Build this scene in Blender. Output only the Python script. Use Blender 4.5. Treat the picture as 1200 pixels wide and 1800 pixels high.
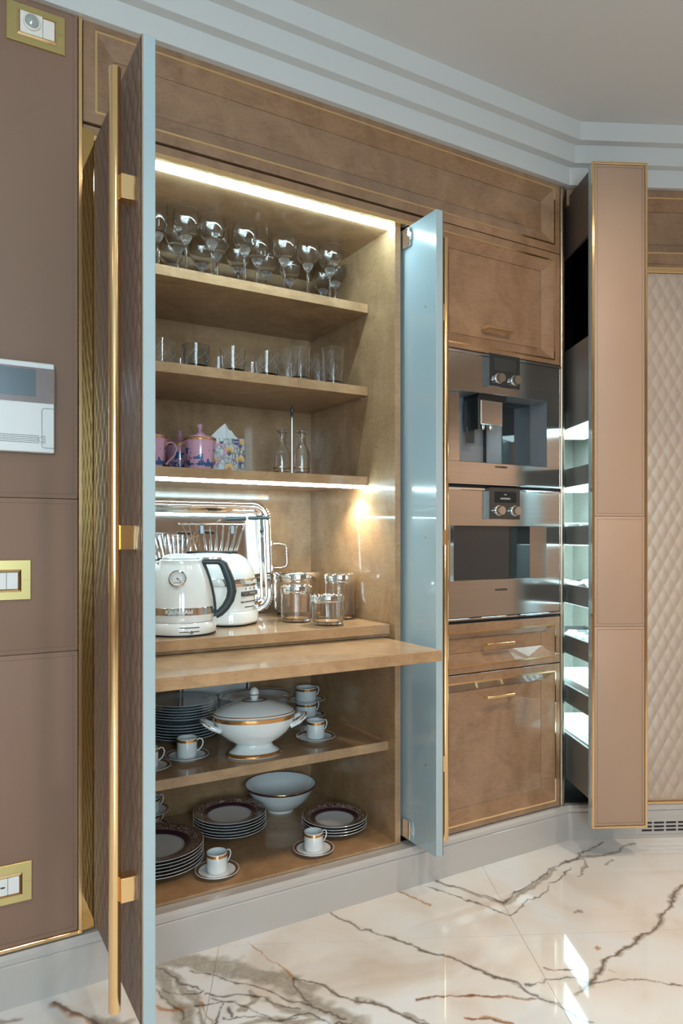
import bpy, bmesh, math, random
import numpy as np
from mathutils import Vector, Matrix
for o in list(bpy.data.objects): bpy.data.objects.remove(o)
S = bpy.context.scene
COL = S.collection
R = math.radians
random.seed(4)

# ---------------------------------------------------------------- camera
cam_d = bpy.data.cameras.new('camera')
cam = bpy.data.objects.new('camera', cam_d); COL.objects.link(cam)
cam_d.sensor_fit = 'HORIZONTAL'; cam_d.sensor_width = 36
cam_d.lens = 36*1260/1200
cam_d.shift_y = 44.7/1200
cam_d.clip_start = .02
cam.location = (0, 0, 1.14)
cam.rotation_euler = (R(90), 0, R(-30.25))
S.camera = cam

# ---------------------------------------------------------------- world, exposure
S.view_settings.view_transform = 'Standard'
S.view_settings.look = 'None'
S.view_settings.gamma = 1
S.view_settings.use_curve_mapping = False
S.view_settings.exposure = 0.17
w = bpy.data.worlds.new('world'); S.world = w; w.use_nodes = True
w.node_tree.nodes['Background'].inputs[0].default_value = (.62, .78, 1, 1)
w.node_tree.nodes['Background'].inputs[1].default_value = .8

# ---------------------------------------------------------------- large lights
def area(name, loc, rot, sx, sy, power, color, shape='RECTANGLE', spread=None):
    d = bpy.data.lights.new(name, 'AREA'); d.shape = shape; d.size = sx
    if shape in ('RECTANGLE', 'ELLIPSE'): d.size_y = sy
    d.energy = power; d.color = color
    if spread: d.spread = spread
    o = bpy.data.objects.new(name, d); COL.objects.link(o)
    o.location = loc; o.rotation_euler = rot
    return o
DAY = (.66, .89, 1.0); WARM = (1.0, .80, .61)
# daylight entering by the two tall windows of the wall behind the camera
area('window_daylight', (-1.15, -2.28, 1.62), (R(90), 0, 0), .62, 1.45, 66, DAY)
area('window_daylight', (-.15, -2.28, 1.62), (R(90), 0, 0), .62, 1.45, 66, DAY)

# ---------------------------------------------------------------- materials
MT = {}
def pm(name, col, rough=.5, metal=0, coat=0, coat_rough=.03, trans=0, ior=1.5, emis=None, es=0, sheen=0):
    m = bpy.data.materials.new(name); m.use_nodes = True
    b = m.node_tree.nodes['Principled BSDF']
    b.inputs['Base Color'].default_value = (*col, 1)
    b.inputs['Roughness'].default_value = rough
    b.inputs['Metallic'].default_value = metal
    b.inputs['Coat Weight'].default_value = coat
    b.inputs['Coat Roughness'].default_value = coat_rough
    b.inputs['Transmission Weight'].default_value = trans
    b.inputs['IOR'].default_value = ior
    if emis:
        b.inputs['Emission Color'].default_value = (*emis, 1); b.inputs['Emission Strength'].default_value = es
    MT[name] = m
    return m
class NT:
    def __init__(s, m): s.t = m.node_tree; s.b = s.t.nodes['Principled BSDF']
    def n(s, kind, **kw):
        x = s.t.nodes.new(kind)
        for k, v in kw.items():
            if k.startswith('i_'): x.inputs[int(k[2:])].default_value = v
            else: setattr(x, k, v)
        return x
    def l(s, a, b): s.t.links.new(a, b)
    def math(s, op, a, b=None, c=None):
        x = s.t.nodes.new('ShaderNodeMath'); x.operation = op
        for i, v in enumerate((a, b, c)):
            if v is None: continue
            if isinstance(v, (int, float)): x.inputs[i].default_value = v
            else: s.l(v, x.inputs[i])
        return x.outputs[0]
    def ramp(s, fac, stops, interp='LINEAR'):
        x = s.t.nodes.new('ShaderNodeValToRGB'); x.color_ramp.interpolation = interp
        e = x.color_ramp.elements
        while len(e) < len(stops): e.new(.5)
        for el, (p, c) in zip(e, stops): el.position = p; el.color = (*c, 1)
        s.l(fac, x.inputs[0]); return x.outputs[0]
    def mix(s, fac, a, b):
        x = s.t.nodes.new('ShaderNodeMix'); x.data_type = 'RGBA'
        for sk, v in ((x.inputs[0], fac), (x.inputs[6], a), (x.inputs[7], b)):
            if isinstance(v, (int, float)): sk.default_value = v
            elif isinstance(v, tuple): sk.default_value = (*v, 1)
            else: s.l(v, sk)
        return x.outputs[2]
    def bump(s, h, strength=.2, dist=.002):
        x = s.t.nodes.new('ShaderNodeBump'); x.inputs['Strength'].default_value = strength
        x.inputs['Distance'].default_value = dist
        s.l(h, x.inputs['Height']); s.l(x.outputs[0], s.b.inputs['Normal'])

def wood(name, dark, light, rough=.35, coat=1.0, scale=1.0, coat_rough=.02):
    m = pm(name, light, rough, coat=coat, coat_rough=coat_rough); t = NT(m)
    tc = t.n('ShaderNodeTexCoord'); mp = t.n('ShaderNodeMapping')
    mp.inputs['Scale'].default_value = (1.3*scale, 1.3*scale, .8*scale)
    t.l(tc.outputs['Object'], mp.inputs[0])
    n1 = t.n('ShaderNodeTexNoise'); n1.inputs['Scale'].default_value = 4; n1.inputs['Detail'].default_value = 5; n1.inputs['Distortion'].default_value = 2.2
    t.l(mp.outputs[0], n1.inputs['Vector'])
    mp2 = t.n('ShaderNodeMapping'); mp2.inputs['Scale'].default_value = (22*scale, 22*scale, 60*scale); mp2.inputs['Rotation'].default_value = (.3, .5, .4)
    t.l(tc.outputs['Object'], mp2.inputs[0])
    n2 = t.n('ShaderNodeTexNoise'); n2.inputs['Scale'].default_value = 1.0; n2.inputs['Detail'].default_value = 3; n2.inputs['Distortion'].default_value = 1.6
    t.l(mp2.outputs[0], n2.inputs['Vector'])
    f = t.math('ADD', t.math('MULTIPLY', n1.outputs[0], .62), t.math('MULTIPLY', n2.outputs[0], .34))
    c = t.ramp(f, [(.30, dark), (.64, light)])
    mp3 = t.n('ShaderNodeMapping'); mp3.inputs['Scale'].default_value = (95, 95, 95)
    t.l(tc.outputs['Object'], mp3.inputs[0])
    v = t.n('ShaderNodeTexNoise'); v.inputs['Scale'].default_value = 1; v.inputs['Detail'].default_value = 2; v.inputs['Distortion'].default_value = 1
    t.l(mp3.outputs[0], v.inputs['Vector'])
    k = t.math('MULTIPLY', t.ramp(v.outputs[0], [(.66, (0, 0, 0)), (.74, (1, 1, 1))]), .35)
    t.l(t.mix(k, c, tuple(x*.45 for x in dark)), t.b.inputs['Base Color'])
    return m
wood('burl_wood', (.185, .098, .052), (.325, .188, .106), coat_rough=.02)
wood('cabinet_wood', (.26, .145, .07), (.44, .275, .145), rough=.4, coat=.6, coat_rough=.06)
wood('pale_maple', (.60, .60, .54), (.72, .72, .66), rough=.4, coat=.3, coat_rough=.1)
pm('white_lacquer', (.35, .45, .49), .18, coat=1, coat_rough=.015)
pm('kick_lacquer', (.45, .425, .405), .2, coat=.8, coat_rough=.03)
pm('ceiling_paint', (.58, .575, .565), .7)
pm('crown_paint', (.56, .565, .56), .35, coat=.3, coat_rough=.15)
pm('polished_gold', (.93, .67, .36), .16, 1)
pm('brass_mirror', (.60, .40, .16), .03, 1)
pm('bronze', (.36, .27, .19), .3, 1)
pm('satin_gold', (.55, .44, .19), .38, .9)
pm('silver', (.88, .87, .85), .05, 1)
pm('chrome', (.85, .86, .88), .06, 1)
pm('steel_dark', (.10, .115, .125), .3, .8)
pm('grey_metal', (.19, .185, .18), .42, .35)
pm('black_glass', (.018, .024, .028), .05, coat=1)
pm('thread', (.13, .085, .06), .7)
pm('black', (.008, .008, .01), .5)
pm('dark_gap', (.004, .004, .006), .8)
pm('plastic_white', (.72, .72, .71), .3)
pm('plastic_cream', (.76, .70, .64), .35)
pm('tray_plastic', (.82, .86, .87), .3)
pm('enamel', (.76, .77, .76), .12, coat=1, coat_rough=.02)
pm('handle_black', (.03, .045, .05), .4)
pm('porcelain', (.72, .76, .77), .12, coat=1, coat_rough=.02)
pm('gilding', (.62, .32, .12), .2, .85)
pm('dark_line', (.05, .015, .02), .3)
pm('pink_china', (.50, .26, .36), .18, coat=.8)
pm('glass', (1, 1, 1), 0, trans=1, ior=1.45)
pm('frosted_glass', (.95, .98, 1), .35, trans=1, ior=1.4)
pm('dark_glass', (.72, .76, .78), 0, trans=1, ior=1.45)
pm('tissue', (.82, .86, .88), .8)
pm('print_gold', (.46, .25, .08), .4, .3)
pm('print_purple', (.05, .03, .16), .5)
pm('print_white', (.75, .75, .75), .5)
pm('sensor_glass', (.35, .37, .36), .1, coat=1)
pm('screen_mirror', (.55, .55, .62), .12, .8)
pm('tan_leather', (.44, .31, .22), .45)
pm('larder_brown', (.105, .078, .066), .45)
pm('niche_grey', (.30, .33, .36), .35, .5)
pm('led', (1, 1, 1), .5, emis=(.60, .90, 1.0), es=42)
pm('led_bright', (1, 1, 1), .5, emis=(.60, .90, 1.0), es=88)
pm('led_panel', (1, 1, 1), .5, emis=(.66, .95, 1.0), es=4.5)
pm('lamp_glow', (1, 1, 1), .5, emis=(1, .80, .55), es=40)

def brushed(name, col, rough):
    m = pm(name, col, rough, 1); t = NT(m)
    tc = t.n('ShaderNodeTexCoord'); mp = t.n('ShaderNodeMapping'); mp.inputs['Scale'].default_value = (2, 2, 900)
    t.l(tc.outputs['Object'], mp.inputs[0])
    n = t.n('ShaderNodeTexNoise'); n.inputs['Scale'].default_value = 1; n.inputs['Detail'].default_value = 2
    t.l(mp.outputs[0], n.inputs['Vector'])
    t.l(t.ramp(n.outputs[0], [(.3, tuple(c*.86 for c in col)), (.7, col)]), t.b.inputs['Base Color'])
    t.b.inputs['Anisotropic'].default_value = .6
    return m
brushed('brushed_steel', (.74, .72, .70), .16)
brushed('brushed_knob', (.74, .72, .70), .2)

def leather(name, col):
    m = pm(name, col, .5); t = NT(m)
    tc = t.n('ShaderNodeTexCoord')
    v = t.n('ShaderNodeTexVoronoi'); v.inputs['Scale'].default_value = 900
    t.l(tc.outputs['Object'], v.inputs['Vector'])
    t.bump(v.outputs['Distance'], .12, .0005)
    n = t.n('ShaderNodeTexNoise'); n.inputs['Scale'].default_value = 3
    t.l(tc.outputs['Object'], n.inputs['Vector'])
    t.l(t.ramp(n.outputs[0], [(.3, tuple(c*.94 for c in col)), (.7, col)]), t.b.inputs['Base Color'])
    return m
leather('leather_taupe', (.255, .153, .107))
leather('leather_door', (.405, .268, .188))
QW, QH = .0463, .0865
def quilt_mat(name, col, wid=.02, dsh=.4):
    m = leather(name, col); t = NT(m)
    tc = t.n('ShaderNodeTexCoord'); sp = t.n('ShaderNodeSeparateXYZ'); t.l(tc.outputs['Object'], sp.inputs[0])
    xs = t.math('DIVIDE', sp.outputs[0], QW); zs = t.math('DIVIDE', sp.outputs[2], QH)
    a = t.math('PINGPONG', t.math('ADD', xs, zs), .5); b = t.math('PINGPONG', t.math('SUBTRACT', xs, zs), .5)
    ln = t.math('LESS_THAN', t.math('MINIMUM', a, b), wid)
    dash = t.math('GREATER_THAN', t.math('FRACT', t.math('MULTIPLY', sp.outputs[2], 210)), dsh)
    fac = t.math('MULTIPLY', t.math('MULTIPLY', ln, dash), .55)
    src = t.b.inputs['Base Color'].links[0].from_socket
    t.l(t.mix(fac, src, tuple(c*.4 for c in col)), t.b.inputs['Base Color'])
quilt_mat('quilted_leather', (.48, .37, .298))
quilt_mat('quilted_dark', (.20, .13, .10), .035, -1)

def radial(name, stops, interp='CONSTANT', scale=1.0, pattern=None, base='porcelain', rough=.15, oval=None, metal=0):
    """colour by distance from the axis of a turned thing (printed decoration)"""
    m = pm(name, (1, 1, 1), rough, coat=.8, metal=metal); t = NT(m)
    tc = t.n('ShaderNodeTexCoord'); mp = t.n('ShaderNodeMapping')
    mp.inputs['Scale'].default_value = (1/scale, 1/(scale*(oval or 1)), 0)
    t.l(tc.outputs['Object'], mp.inputs[0])
    ln = t.n('ShaderNodeVectorMath', operation='LENGTH'); t.l(mp.outputs[0], ln.inputs[0])
    c = t.ramp(ln.outputs['Value'], stops, interp)
    if pattern:
        lo, hi, ca, cb, sc = pattern
        n = t.n('ShaderNodeTexNoise'); n.inputs['Scale'].default_value = sc; n.inputs['Detail'].default_value = 1; n.inputs['Distortion'].default_value = 2.5
        t.l(tc.outputs['Object'], n.inputs['Vector'])
        pc = t.ramp(n.outputs[0], [(.52, cb), (.56, ca)])
        f = t.math('MULTIPLY', t.math('GREATER_THAN', ln.outputs['Value'], lo), t.math('LESS_THAN', ln.outputs['Value'], hi))
        c = t.mix(f, c, pc)
        # row of fine gilt dots round the well
        sp = t.n('ShaderNodeSeparateXYZ'); t.l(tc.outputs['Object'], sp.inputs[0])
        an = t.math('ARCTAN2', sp.outputs[1], sp.outputs[0])
        d = t.math('GREATER_THAN', t.math('SINE', t.math('MULTIPLY', an, 64)), 0)
        f2 = t.math('MULTIPLY', d, t.math('MULTIPLY', t.math('GREATER_THAN', ln.outputs['Value'], .565), t.math('LESS_THAN', ln.outputs['Value'], .59)))
        c = t.mix(f2, c, (.09, .03, .05))
    t.l(c, t.b.inputs['Base Color'])
WH = (.72, .74, .75); BU = (.055, .018, .035); GO = (.36, .23, .11)
radial('ornate_plate', [(0, WH), (.60, BU), (.74, GO), (.755, BU), (.93, GO), (.945, BU), (.972, GO), (.985, WH)], pattern=(.765, .92, (.50, .38, .26), BU, 125))
radial('banded_plate', [(0, WH), (.90, (.10, .04, .03)), (.945, WH), (.97, GO)])
radial('saucer_china', [(0, WH), (.82, (.16, .08, .045)), (.93, GO), (.965, WH)])
radial('shaded_white_plate', [(0, (.42, .52, .55)), (.90, (.10, .07, .07)), (.93, (.42, .52, .55)), (.975, (.72, .78, .80))])  # white plates: bluish shade put into the colour, rim edge left white
radial('gilt_platter', [(0, WH), (.88, (.08, .03, .03)), (.93, WH), (.98, GO)], oval=.72)

# pink china with printed blue sprays
m = MT['pink_china']; t = NT(m); tc = t.n('ShaderNodeTexCoord')
n = t.n('ShaderNodeTexNoise'); n.inputs['Scale'].default_value = 40; n.inputs['Detail'].default_value = 2; n.inputs['Distortion'].default_value = .8
t.l(tc.outputs['Object'], n.inputs['Vector'])
sp = t.n('ShaderNodeSeparateXYZ'); t.l(tc.outputs['Object'], sp.inputs[0])
zf = t.ramp(t.math('MULTIPLY', sp.outputs[2], 10), [(0.10, (0, 0, 0)), (.16, (.34, .34, .34)), (.24, (.14, .14, .14)), (.62, (.09, .09, .09)), (.72, (0, 0, 0))])
fl = t.math('GREATER_THAN', t.math('ADD', n.outputs[0], zf), .68)
n3 = t.n('ShaderNodeTexNoise'); n3.inputs['Scale'].default_value = 260; t.l(tc.outputs['Object'], n3.inputs['Vector'])
bl = t.ramp(n3.outputs[0], [(.35, (.012, .035, .14)), (.65, (.05, .13, .32))])
t.l(t.mix(fl, (.50, .27, .37), bl), t.b.inputs['Base Color'])

# printed paper of the tissue box
m = pm('box_print', (.6, .6, .6), .45, coat=.3, coat_rough=.2); t = NT(m); tc = t.n('ShaderNodeTexCoord')
mp = t.n('ShaderNodeMapping'); mp.inputs['Scale'].default_value = (70, 70, 58); t.l(tc.outputs['Object'], mp.inputs[0])
v = t.n('ShaderNodeTexVoronoi', feature='DISTANCE_TO_EDGE'); v.inputs['Scale'].default_value = 1; v.inputs['Randomness'].default_value = .55
t.l(mp.outputs[0], v.inputs['Vector'])
v2 = t.n('ShaderNodeTexVoronoi'); v2.inputs['Scale'].default_value = 1; v2.inputs['Randomness'].default_value = .55; t.l(mp.outputs[0], v2.inputs['Vector'])
sx = t.n('ShaderNodeSeparateColor'); t.l(v2.outputs['Color'], sx.inputs[0])
cc = t.ramp(sx.outputs[0], [(0, (.46, .47, .48)), (.5, (.36, .42, .47)), (1, (.55, .54, .50))])
t.l(t.mix(t.math('LESS_THAN', v.outputs[0], .06), cc, (.16, .13, .10)), t.b.inputs['Base Color'])

# marble: colours of the veins are carried by two attributes of the slabs
m = pm('marble', (.8, .77, .74), .07, coat=.6, coat_rough=.01); t = NT(m); tc = t.n('ShaderNodeTexCoord')
geo = t.n('ShaderNodeNewGeometry')
av = t.n('ShaderNodeAttribute', attribute_name='vein'); ab = t.n('ShaderNodeAttribute', attribute_name='band'); ar = t.n('ShaderNodeAttribute', attribute_name='rust')
n = t.n('ShaderNodeTexNoise'); n.inputs['Scale'].default_value = 2.2; n.inputs['Detail'].default_value = 5; n.inputs['Distortion'].default_value = 1.5
t.l(geo.outputs['Position'], n.inputs['Vector'])
base = t.ramp(n.outputs[0], [(.28, (.60, .53, .46)), (.45, (.70, .67, .64)), (.6, (.70, .72, .74)), (.75, (.63, .63, .65))])
n2 = t.n('ShaderNodeTexNoise'); n2.inputs['Scale'].default_value = 28; n2.inputs['Detail'].default_value = 6; n2.inputs['Distortion'].default_value = 2
t.l(geo.outputs['Position'], n2.inputs['Vector'])
bandc = t.ramp(n2.outputs[0], [(.3, (.24, .21, .165)), (.7, (.40, .36, .30))])
c = t.mix(t.math('MULTIPLY', ab.outputs['Fac'], .85), base, bandc)
c = t.mix(t.math('MULTIPLY', ar.outputs['Fac'], .8), c, (.42, .17, .045))
c = t.mix(t.math('MULTIPLY', av.outputs['Fac'], .85), c, (.085, .06, .055))
t.l(c, t.b.inputs['Base Color'])
pm('grout', (.50, .45, .41), .6)

# ---------------------------------------------------------------- mesh helper
class MB:
    def __init__(s): s.v = []; s.f = []; s.m = []
    def add(s, vs, fs, mi=0):
        b = len(s.v); s.v += [tuple(v) for v in vs]; s.f += [tuple(b+i for i in f) for f in fs]; s.m += [mi]*len(fs); return s
    def quad(s, a, b, c, d, mi=0): return s.add([a, b, c, d], [(0, 1, 2, 3)], mi)
    def box(s, x0, x1, y0, y1, z0, z1, bev=0, mi=0, seg=1, rot=None, axis='all'):
        """box, chamfered if bev; rot = (angle, pivot) about Z"""
        if bev:
            bm = bmesh.new(); bmesh.ops.create_cube(bm, size=1)
            for v in bm.verts: v.co = Vector(((x0+x1)/2+v.co.x*(x1-x0), (y0+y1)/2+v.co.y*(y1-y0), (z0+z1)/2+v.co.z*(z1-z0)))
            es = bm.edges[:]
            if axis == 'z': es = [e for e in es if abs(e.verts[0].co.z-e.verts[1].co.z) > 1e-6]
            if axis == 'y': es = [e for e in es if abs(e.verts[0].co.y-e.verts[1].co.y) > 1e-6]
            bmesh.ops.bevel(bm, geom=es, offset=bev, segments=seg, affect='EDGES', profile=.5)
            vs = [v.co.copy() for v in bm.verts]; bm.verts.index_update(); fs = [[v.index for v in f.verts] for f in bm.faces]; bm.free()
        else:
            vs = [Vector(c) for c in ((x0, y0, z0), (x1, y0, z0), (x1, y1, z0), (x0, y1, z0), (x0, y0, z1), (x1, y0, z1), (x1, y1, z1), (x0, y1, z1))]
            fs = [(0, 3, 2, 1), (4, 5, 6, 7), (0, 1, 5, 4), (1, 2, 6, 5), (2, 3, 7, 6), (3, 0, 4, 7)]
        if rot:
            M = Matrix.Translation(rot[1]) @ Matrix.Rotation(rot[0], 4, rot[2] if len(rot) > 2 else 'Z') @ Matrix.Translation(-Vector(rot[1]))
            vs = [M @ v for v in vs]
        return s.add(vs, fs, mi)
    def lathe(s, prof, seg=40, c=(0, 0, 0), sx=1, sy=1, mi=0, close=False, flute=0, nfl=0):
        vs = []; fs = []; n = len(prof)
        for (r, z) in prof:
            for k in range(seg):
                a = 2*math.pi*k/seg; rr = r*(1+flute*math.cos(nfl*a)) if nfl else r
                vs.append((c[0]+rr*math.cos(a)*sx, c[1]+rr*math.sin(a)*sy, c[2]+z))
        rng = n if close else n-1
        for i in range(rng):
            j = (i+1) % n
            for k in range(seg):
                l = (k+1) % seg
                fs.append((i*seg+k, i*seg+l, j*seg+l, j*seg+k))
        if not close:
            if 1e-6 < prof[0][0] < .02: fs.append(tuple(range(seg-1, -1, -1)))
            if 1e-6 < prof[-1][0] < .02: fs.append(tuple((n-1)*seg+k for k in range(seg)))
        return s.add(vs, fs, mi)
    def tube(s, pts, r, seg=10, mi=0, cap=True, flat=1.0):
        pts = [Vector(p) for p in pts]; rs = r if isinstance(r, (list, tuple)) else [r]*len(pts)
        vs = []; fs = []; up = None
        for i, p in enumerate(pts):
            d = (pts[min(i+1, len(pts)-1)]-pts[max(i-1, 0)]).normalized()
            if up is None: up = Vector((0, 0, 1)) if abs(d.z) < .9 else Vector((1, 0, 0))
            a = d.cross(up).normalized(); b = a.cross(d).normalized(); up = b
            for k in range(seg):
                t_ = 2*math.pi*k/seg; vs.append(p+a*math.cos(t_)*rs[i]*flat+b*math.sin(t_)*rs[i])
        for i in range(len(pts)-1):
            for k in range(seg):
                l = (k+1) % seg; fs.append((i*seg+k, i*seg+l, (i+1)*seg+l, (i+1)*seg+k))
        if cap: fs.append(tuple(range(seg-1, -1, -1))); fs.append(tuple((len(pts)-1)*seg+k for k in range(seg)))
        return s.add(vs, fs, mi)
    def cyl(s, p0, p1, r, seg=20, mi=0): return s.tube([p0, p1], r, seg, mi)
    def loft(s, rings, mi=0, cap=True):
        n = len(rings[0]); vs = [v for r_ in rings for v in r_]; fs = []
        for i in range(len(rings)-1):
            for k in range(n):
                l = (k+1) % n; fs.append((i*n+k, i*n+l, (i+1)*n+l, (i+1)*n+k))
        if cap: fs.append(tuple(range(n-1, -1, -1))); fs.append(tuple((len(rings)-1)*n+k for k in range(n)))
        return s.add(vs, fs, mi)
    def mesh(s, name, mats, off=(0, 0, 0), smooth=35):
        me = bpy.data.meshes.new(name)
        me.from_pydata([(v[0]-off[0], v[1]-off[1], v[2]-off[2]) for v in s.v], [], s.f)
        for m_ in (mats if isinstance(mats, (list, tuple)) else [mats]): me.materials.append(MT[m_])
        me.polygons.foreach_set('material_index', s.m)
        bm = bmesh.new(); bm.from_mesh(me); bmesh.ops.recalc_face_normals(bm, faces=bm.faces); bm.to_mesh(me); bm.free()
        if smooth:
            me.polygons.foreach_set('use_smooth', [True]*len(me.polygons)); me.set_sharp_from_angle(angle=R(smooth))
        me.update(); return me
    def build(s, name, mats, parent=None, smooth=35, label=None, world=True, loc=(0, 0, 0)):
        """one mesh object; world=True: the numbers given are world ones and the parent is unrotated"""
        off = (0, 0, 0)
        if parent is not None and world:
            p = parent
            while p is not None: off = tuple(off[i]+p.location[i] for i in range(3)); p = p.parent
        me = s.mesh(name, mats, off, smooth)
        o = bpy.data.objects.new(name, me); COL.objects.link(o); o.parent = parent; o.location = loc
        if label: o['label'] = label
        return o
def thing(name, label, cat, loc=(0, 0, 0), rz=0, group=None):
    o = bpy.data.objects.new(name, None); COL.objects.link(o); o.empty_display_size = .05
    o.location = loc; o.rotation_euler = (0, 0, rz); o['label'] = label; o['category'] = cat
    if group: o['group'] = group
    return o
def tag(o, label, cat, group=None):
    o['label'] = label; o['category'] = cat
    if group: o['group'] = group
    return o
def struct(o): o['kind'] = 'structure'; return o
def copy_tree(o, parent=None):
    c = o.copy(); COL.objects.link(c); c.parent = parent
    if parent is not None: pass
    for ch in o.children: copy_tree(ch, c)
    return c
def dup(o, loc, rz=None, label=None, group=None):
    c = copy_tree(o); c.location = loc
    if rz is not None: c.rotation_euler = (0, 0, rz)
    if label: c['label'] = label
    if group: c['group'] = group
    return c
def text(name, body, size, parent, M, mat, label=None, extrude=.0003, bold=0):
    cu = bpy.data.curves.new(name, 'FONT'); cu.body = body; cu.size = size; cu.extrude = extrude; cu.align_x = 'CENTER'; cu.align_y = 'CENTER'; cu.offset = bold
    cu.resolution_u = 3
    tmp = bpy.data.objects.new(name, cu); COL.objects.link(tmp)
    dg = bpy.context.evaluated_depsgraph_get(); me = bpy.data.meshes.new_from_object(tmp.evaluated_get(dg))
    bpy.data.objects.remove(tmp)
    me.transform(M); me.materials.clear(); me.materials.append(MT[mat]); me.name = name
    o = bpy.data.objects.new(name, me); COL.objects.link(o); o.parent = parent
    if label: o['label'] = label
    return o
FRONT = Matrix.Rotation(R(90), 4, 'X')          # text lying in XZ, read from -Y
ORD = ['topmost', 'second from the top', 'third from the top', 'fourth from the top', 'fifth from the top', 'sixth from the top', 'seventh from the top',
       'eighth from the top', 'ninth from the top', 'tenth from the top', 'eleventh from the top', 'lowest']

# ================================================================ THE SETTING
D = 1.915
TH = R(-26.65)                       # the right-hand wall turns by this from the cabinet wall
O2 = Vector((2.097, 1.90, 0))
def W2(x, y, z=0):                   # a point of the right-hand wall's own frame
    return (O2.x+x*math.cos(TH)-y*math.sin(TH), O2.y+x*math.sin(TH)+y*math.cos(TH), z)
TN = math.tan(-TH/2)
def profile_run(name, prof, mat, side):
    """prof: list of (offset out of the wall, z); swept along one wall and mitred at the corner"""
    mb = MB()
    for (o0, z0), (o1, z1) in zip(prof[:-1], prof[1:]):
        c0 = (O2.x-o0*TN, O2.y-o0, z0); c1 = (O2.x-o1*TN, O2.y-o1, z1)
        if side == 0: mb.quad((-1.8, O2.y-o0, z0), c0, c1, (-1.8, O2.y-o1, z1))
        else: mb.quad(c0, W2(1.9, -o0, z0), W2(1.9, -o1, z1), c1)
    return mb.build(name, mat)
CR = [(-.6, 2.464), (.005, 2.464), (.005, 2.530), (.038, 2.530), (.038, 2.597), (.072, 2.597), (.072, 2.668)]
struct(profile_run('trim_1', CR, 'crown_paint', 0)); struct(profile_run('trim_2', CR, 'crown_paint', 1))
KP = [(0, 0), (0, .1005), (-.0035, .1035), (0, .1065), (0, .119), (-.006, .129), (-.06, .129), (-.06, 0)]
struct(profile_run('baseboard_back', KP, 'kick_lacquer', 0)); struct(profile_run('baseboard_right', KP, 'kick_lacquer', 1))
struct(MB().box(-2.0, 4.1, -2.5, 3.0, 2.664, 2.76).build('ceiling', 'ceiling_paint'))
struct(MB().box(-1.9, 2.6, 2.62, 2.72, 0, 2.664).build('wall_back', 'ceiling_paint'))
wr = MB().box(-.15, 2.1, .62, .72, 0, 2.664).build('wall_right', 'ceiling_paint'); wr.location = O2; wr.rotation_euler = (0, 0, TH); struct(wr)
struct(MB().box(-1.9, -1.8, -2.3, 2.62, 0, 2.664).build('wall_left', 'tan_leather'))
struct(MB().box(3.95, 4.05, -2.3, 1.9, 0, 2.664).build('wall_far_right', 'tan_leather'))
mb = MB(); xs = [-1.9, -1.46, -.84, -.46, .16, 4.05]
for i in range(0, 5):
    if i % 2 == 0: mb.box(xs[i], xs[i+1], -2.3, -2.2, 0, 2.664)
    else: mb.box(xs[i], xs[i+1], -2.3, -2.2, 0, .88); mb.box(xs[i], xs[i+1], -2.3, -2.2, 2.36, 2.664)
struct(mb.build('wall_front', 'tan_leather'))
for k, (a, b) in enumerate(((-1.46, -.84), (-.46, .16))):
    wn = MB()
    for x0, x1, z0, z1 in ((a, a+.04, .88, 2.36), (b-.04, b, .88, 2.36), (a, b, .88, .92), (a, b, 2.32, 2.36), ((a+b)/2-.02, (a+b)/2+.02, .88, 2.36)):
        wn.box(x0, x1, -2.27, -2.21, z0, z1)
    struct(wn.build('window_%d' % (k+1), 'white_lacquer'))

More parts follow.
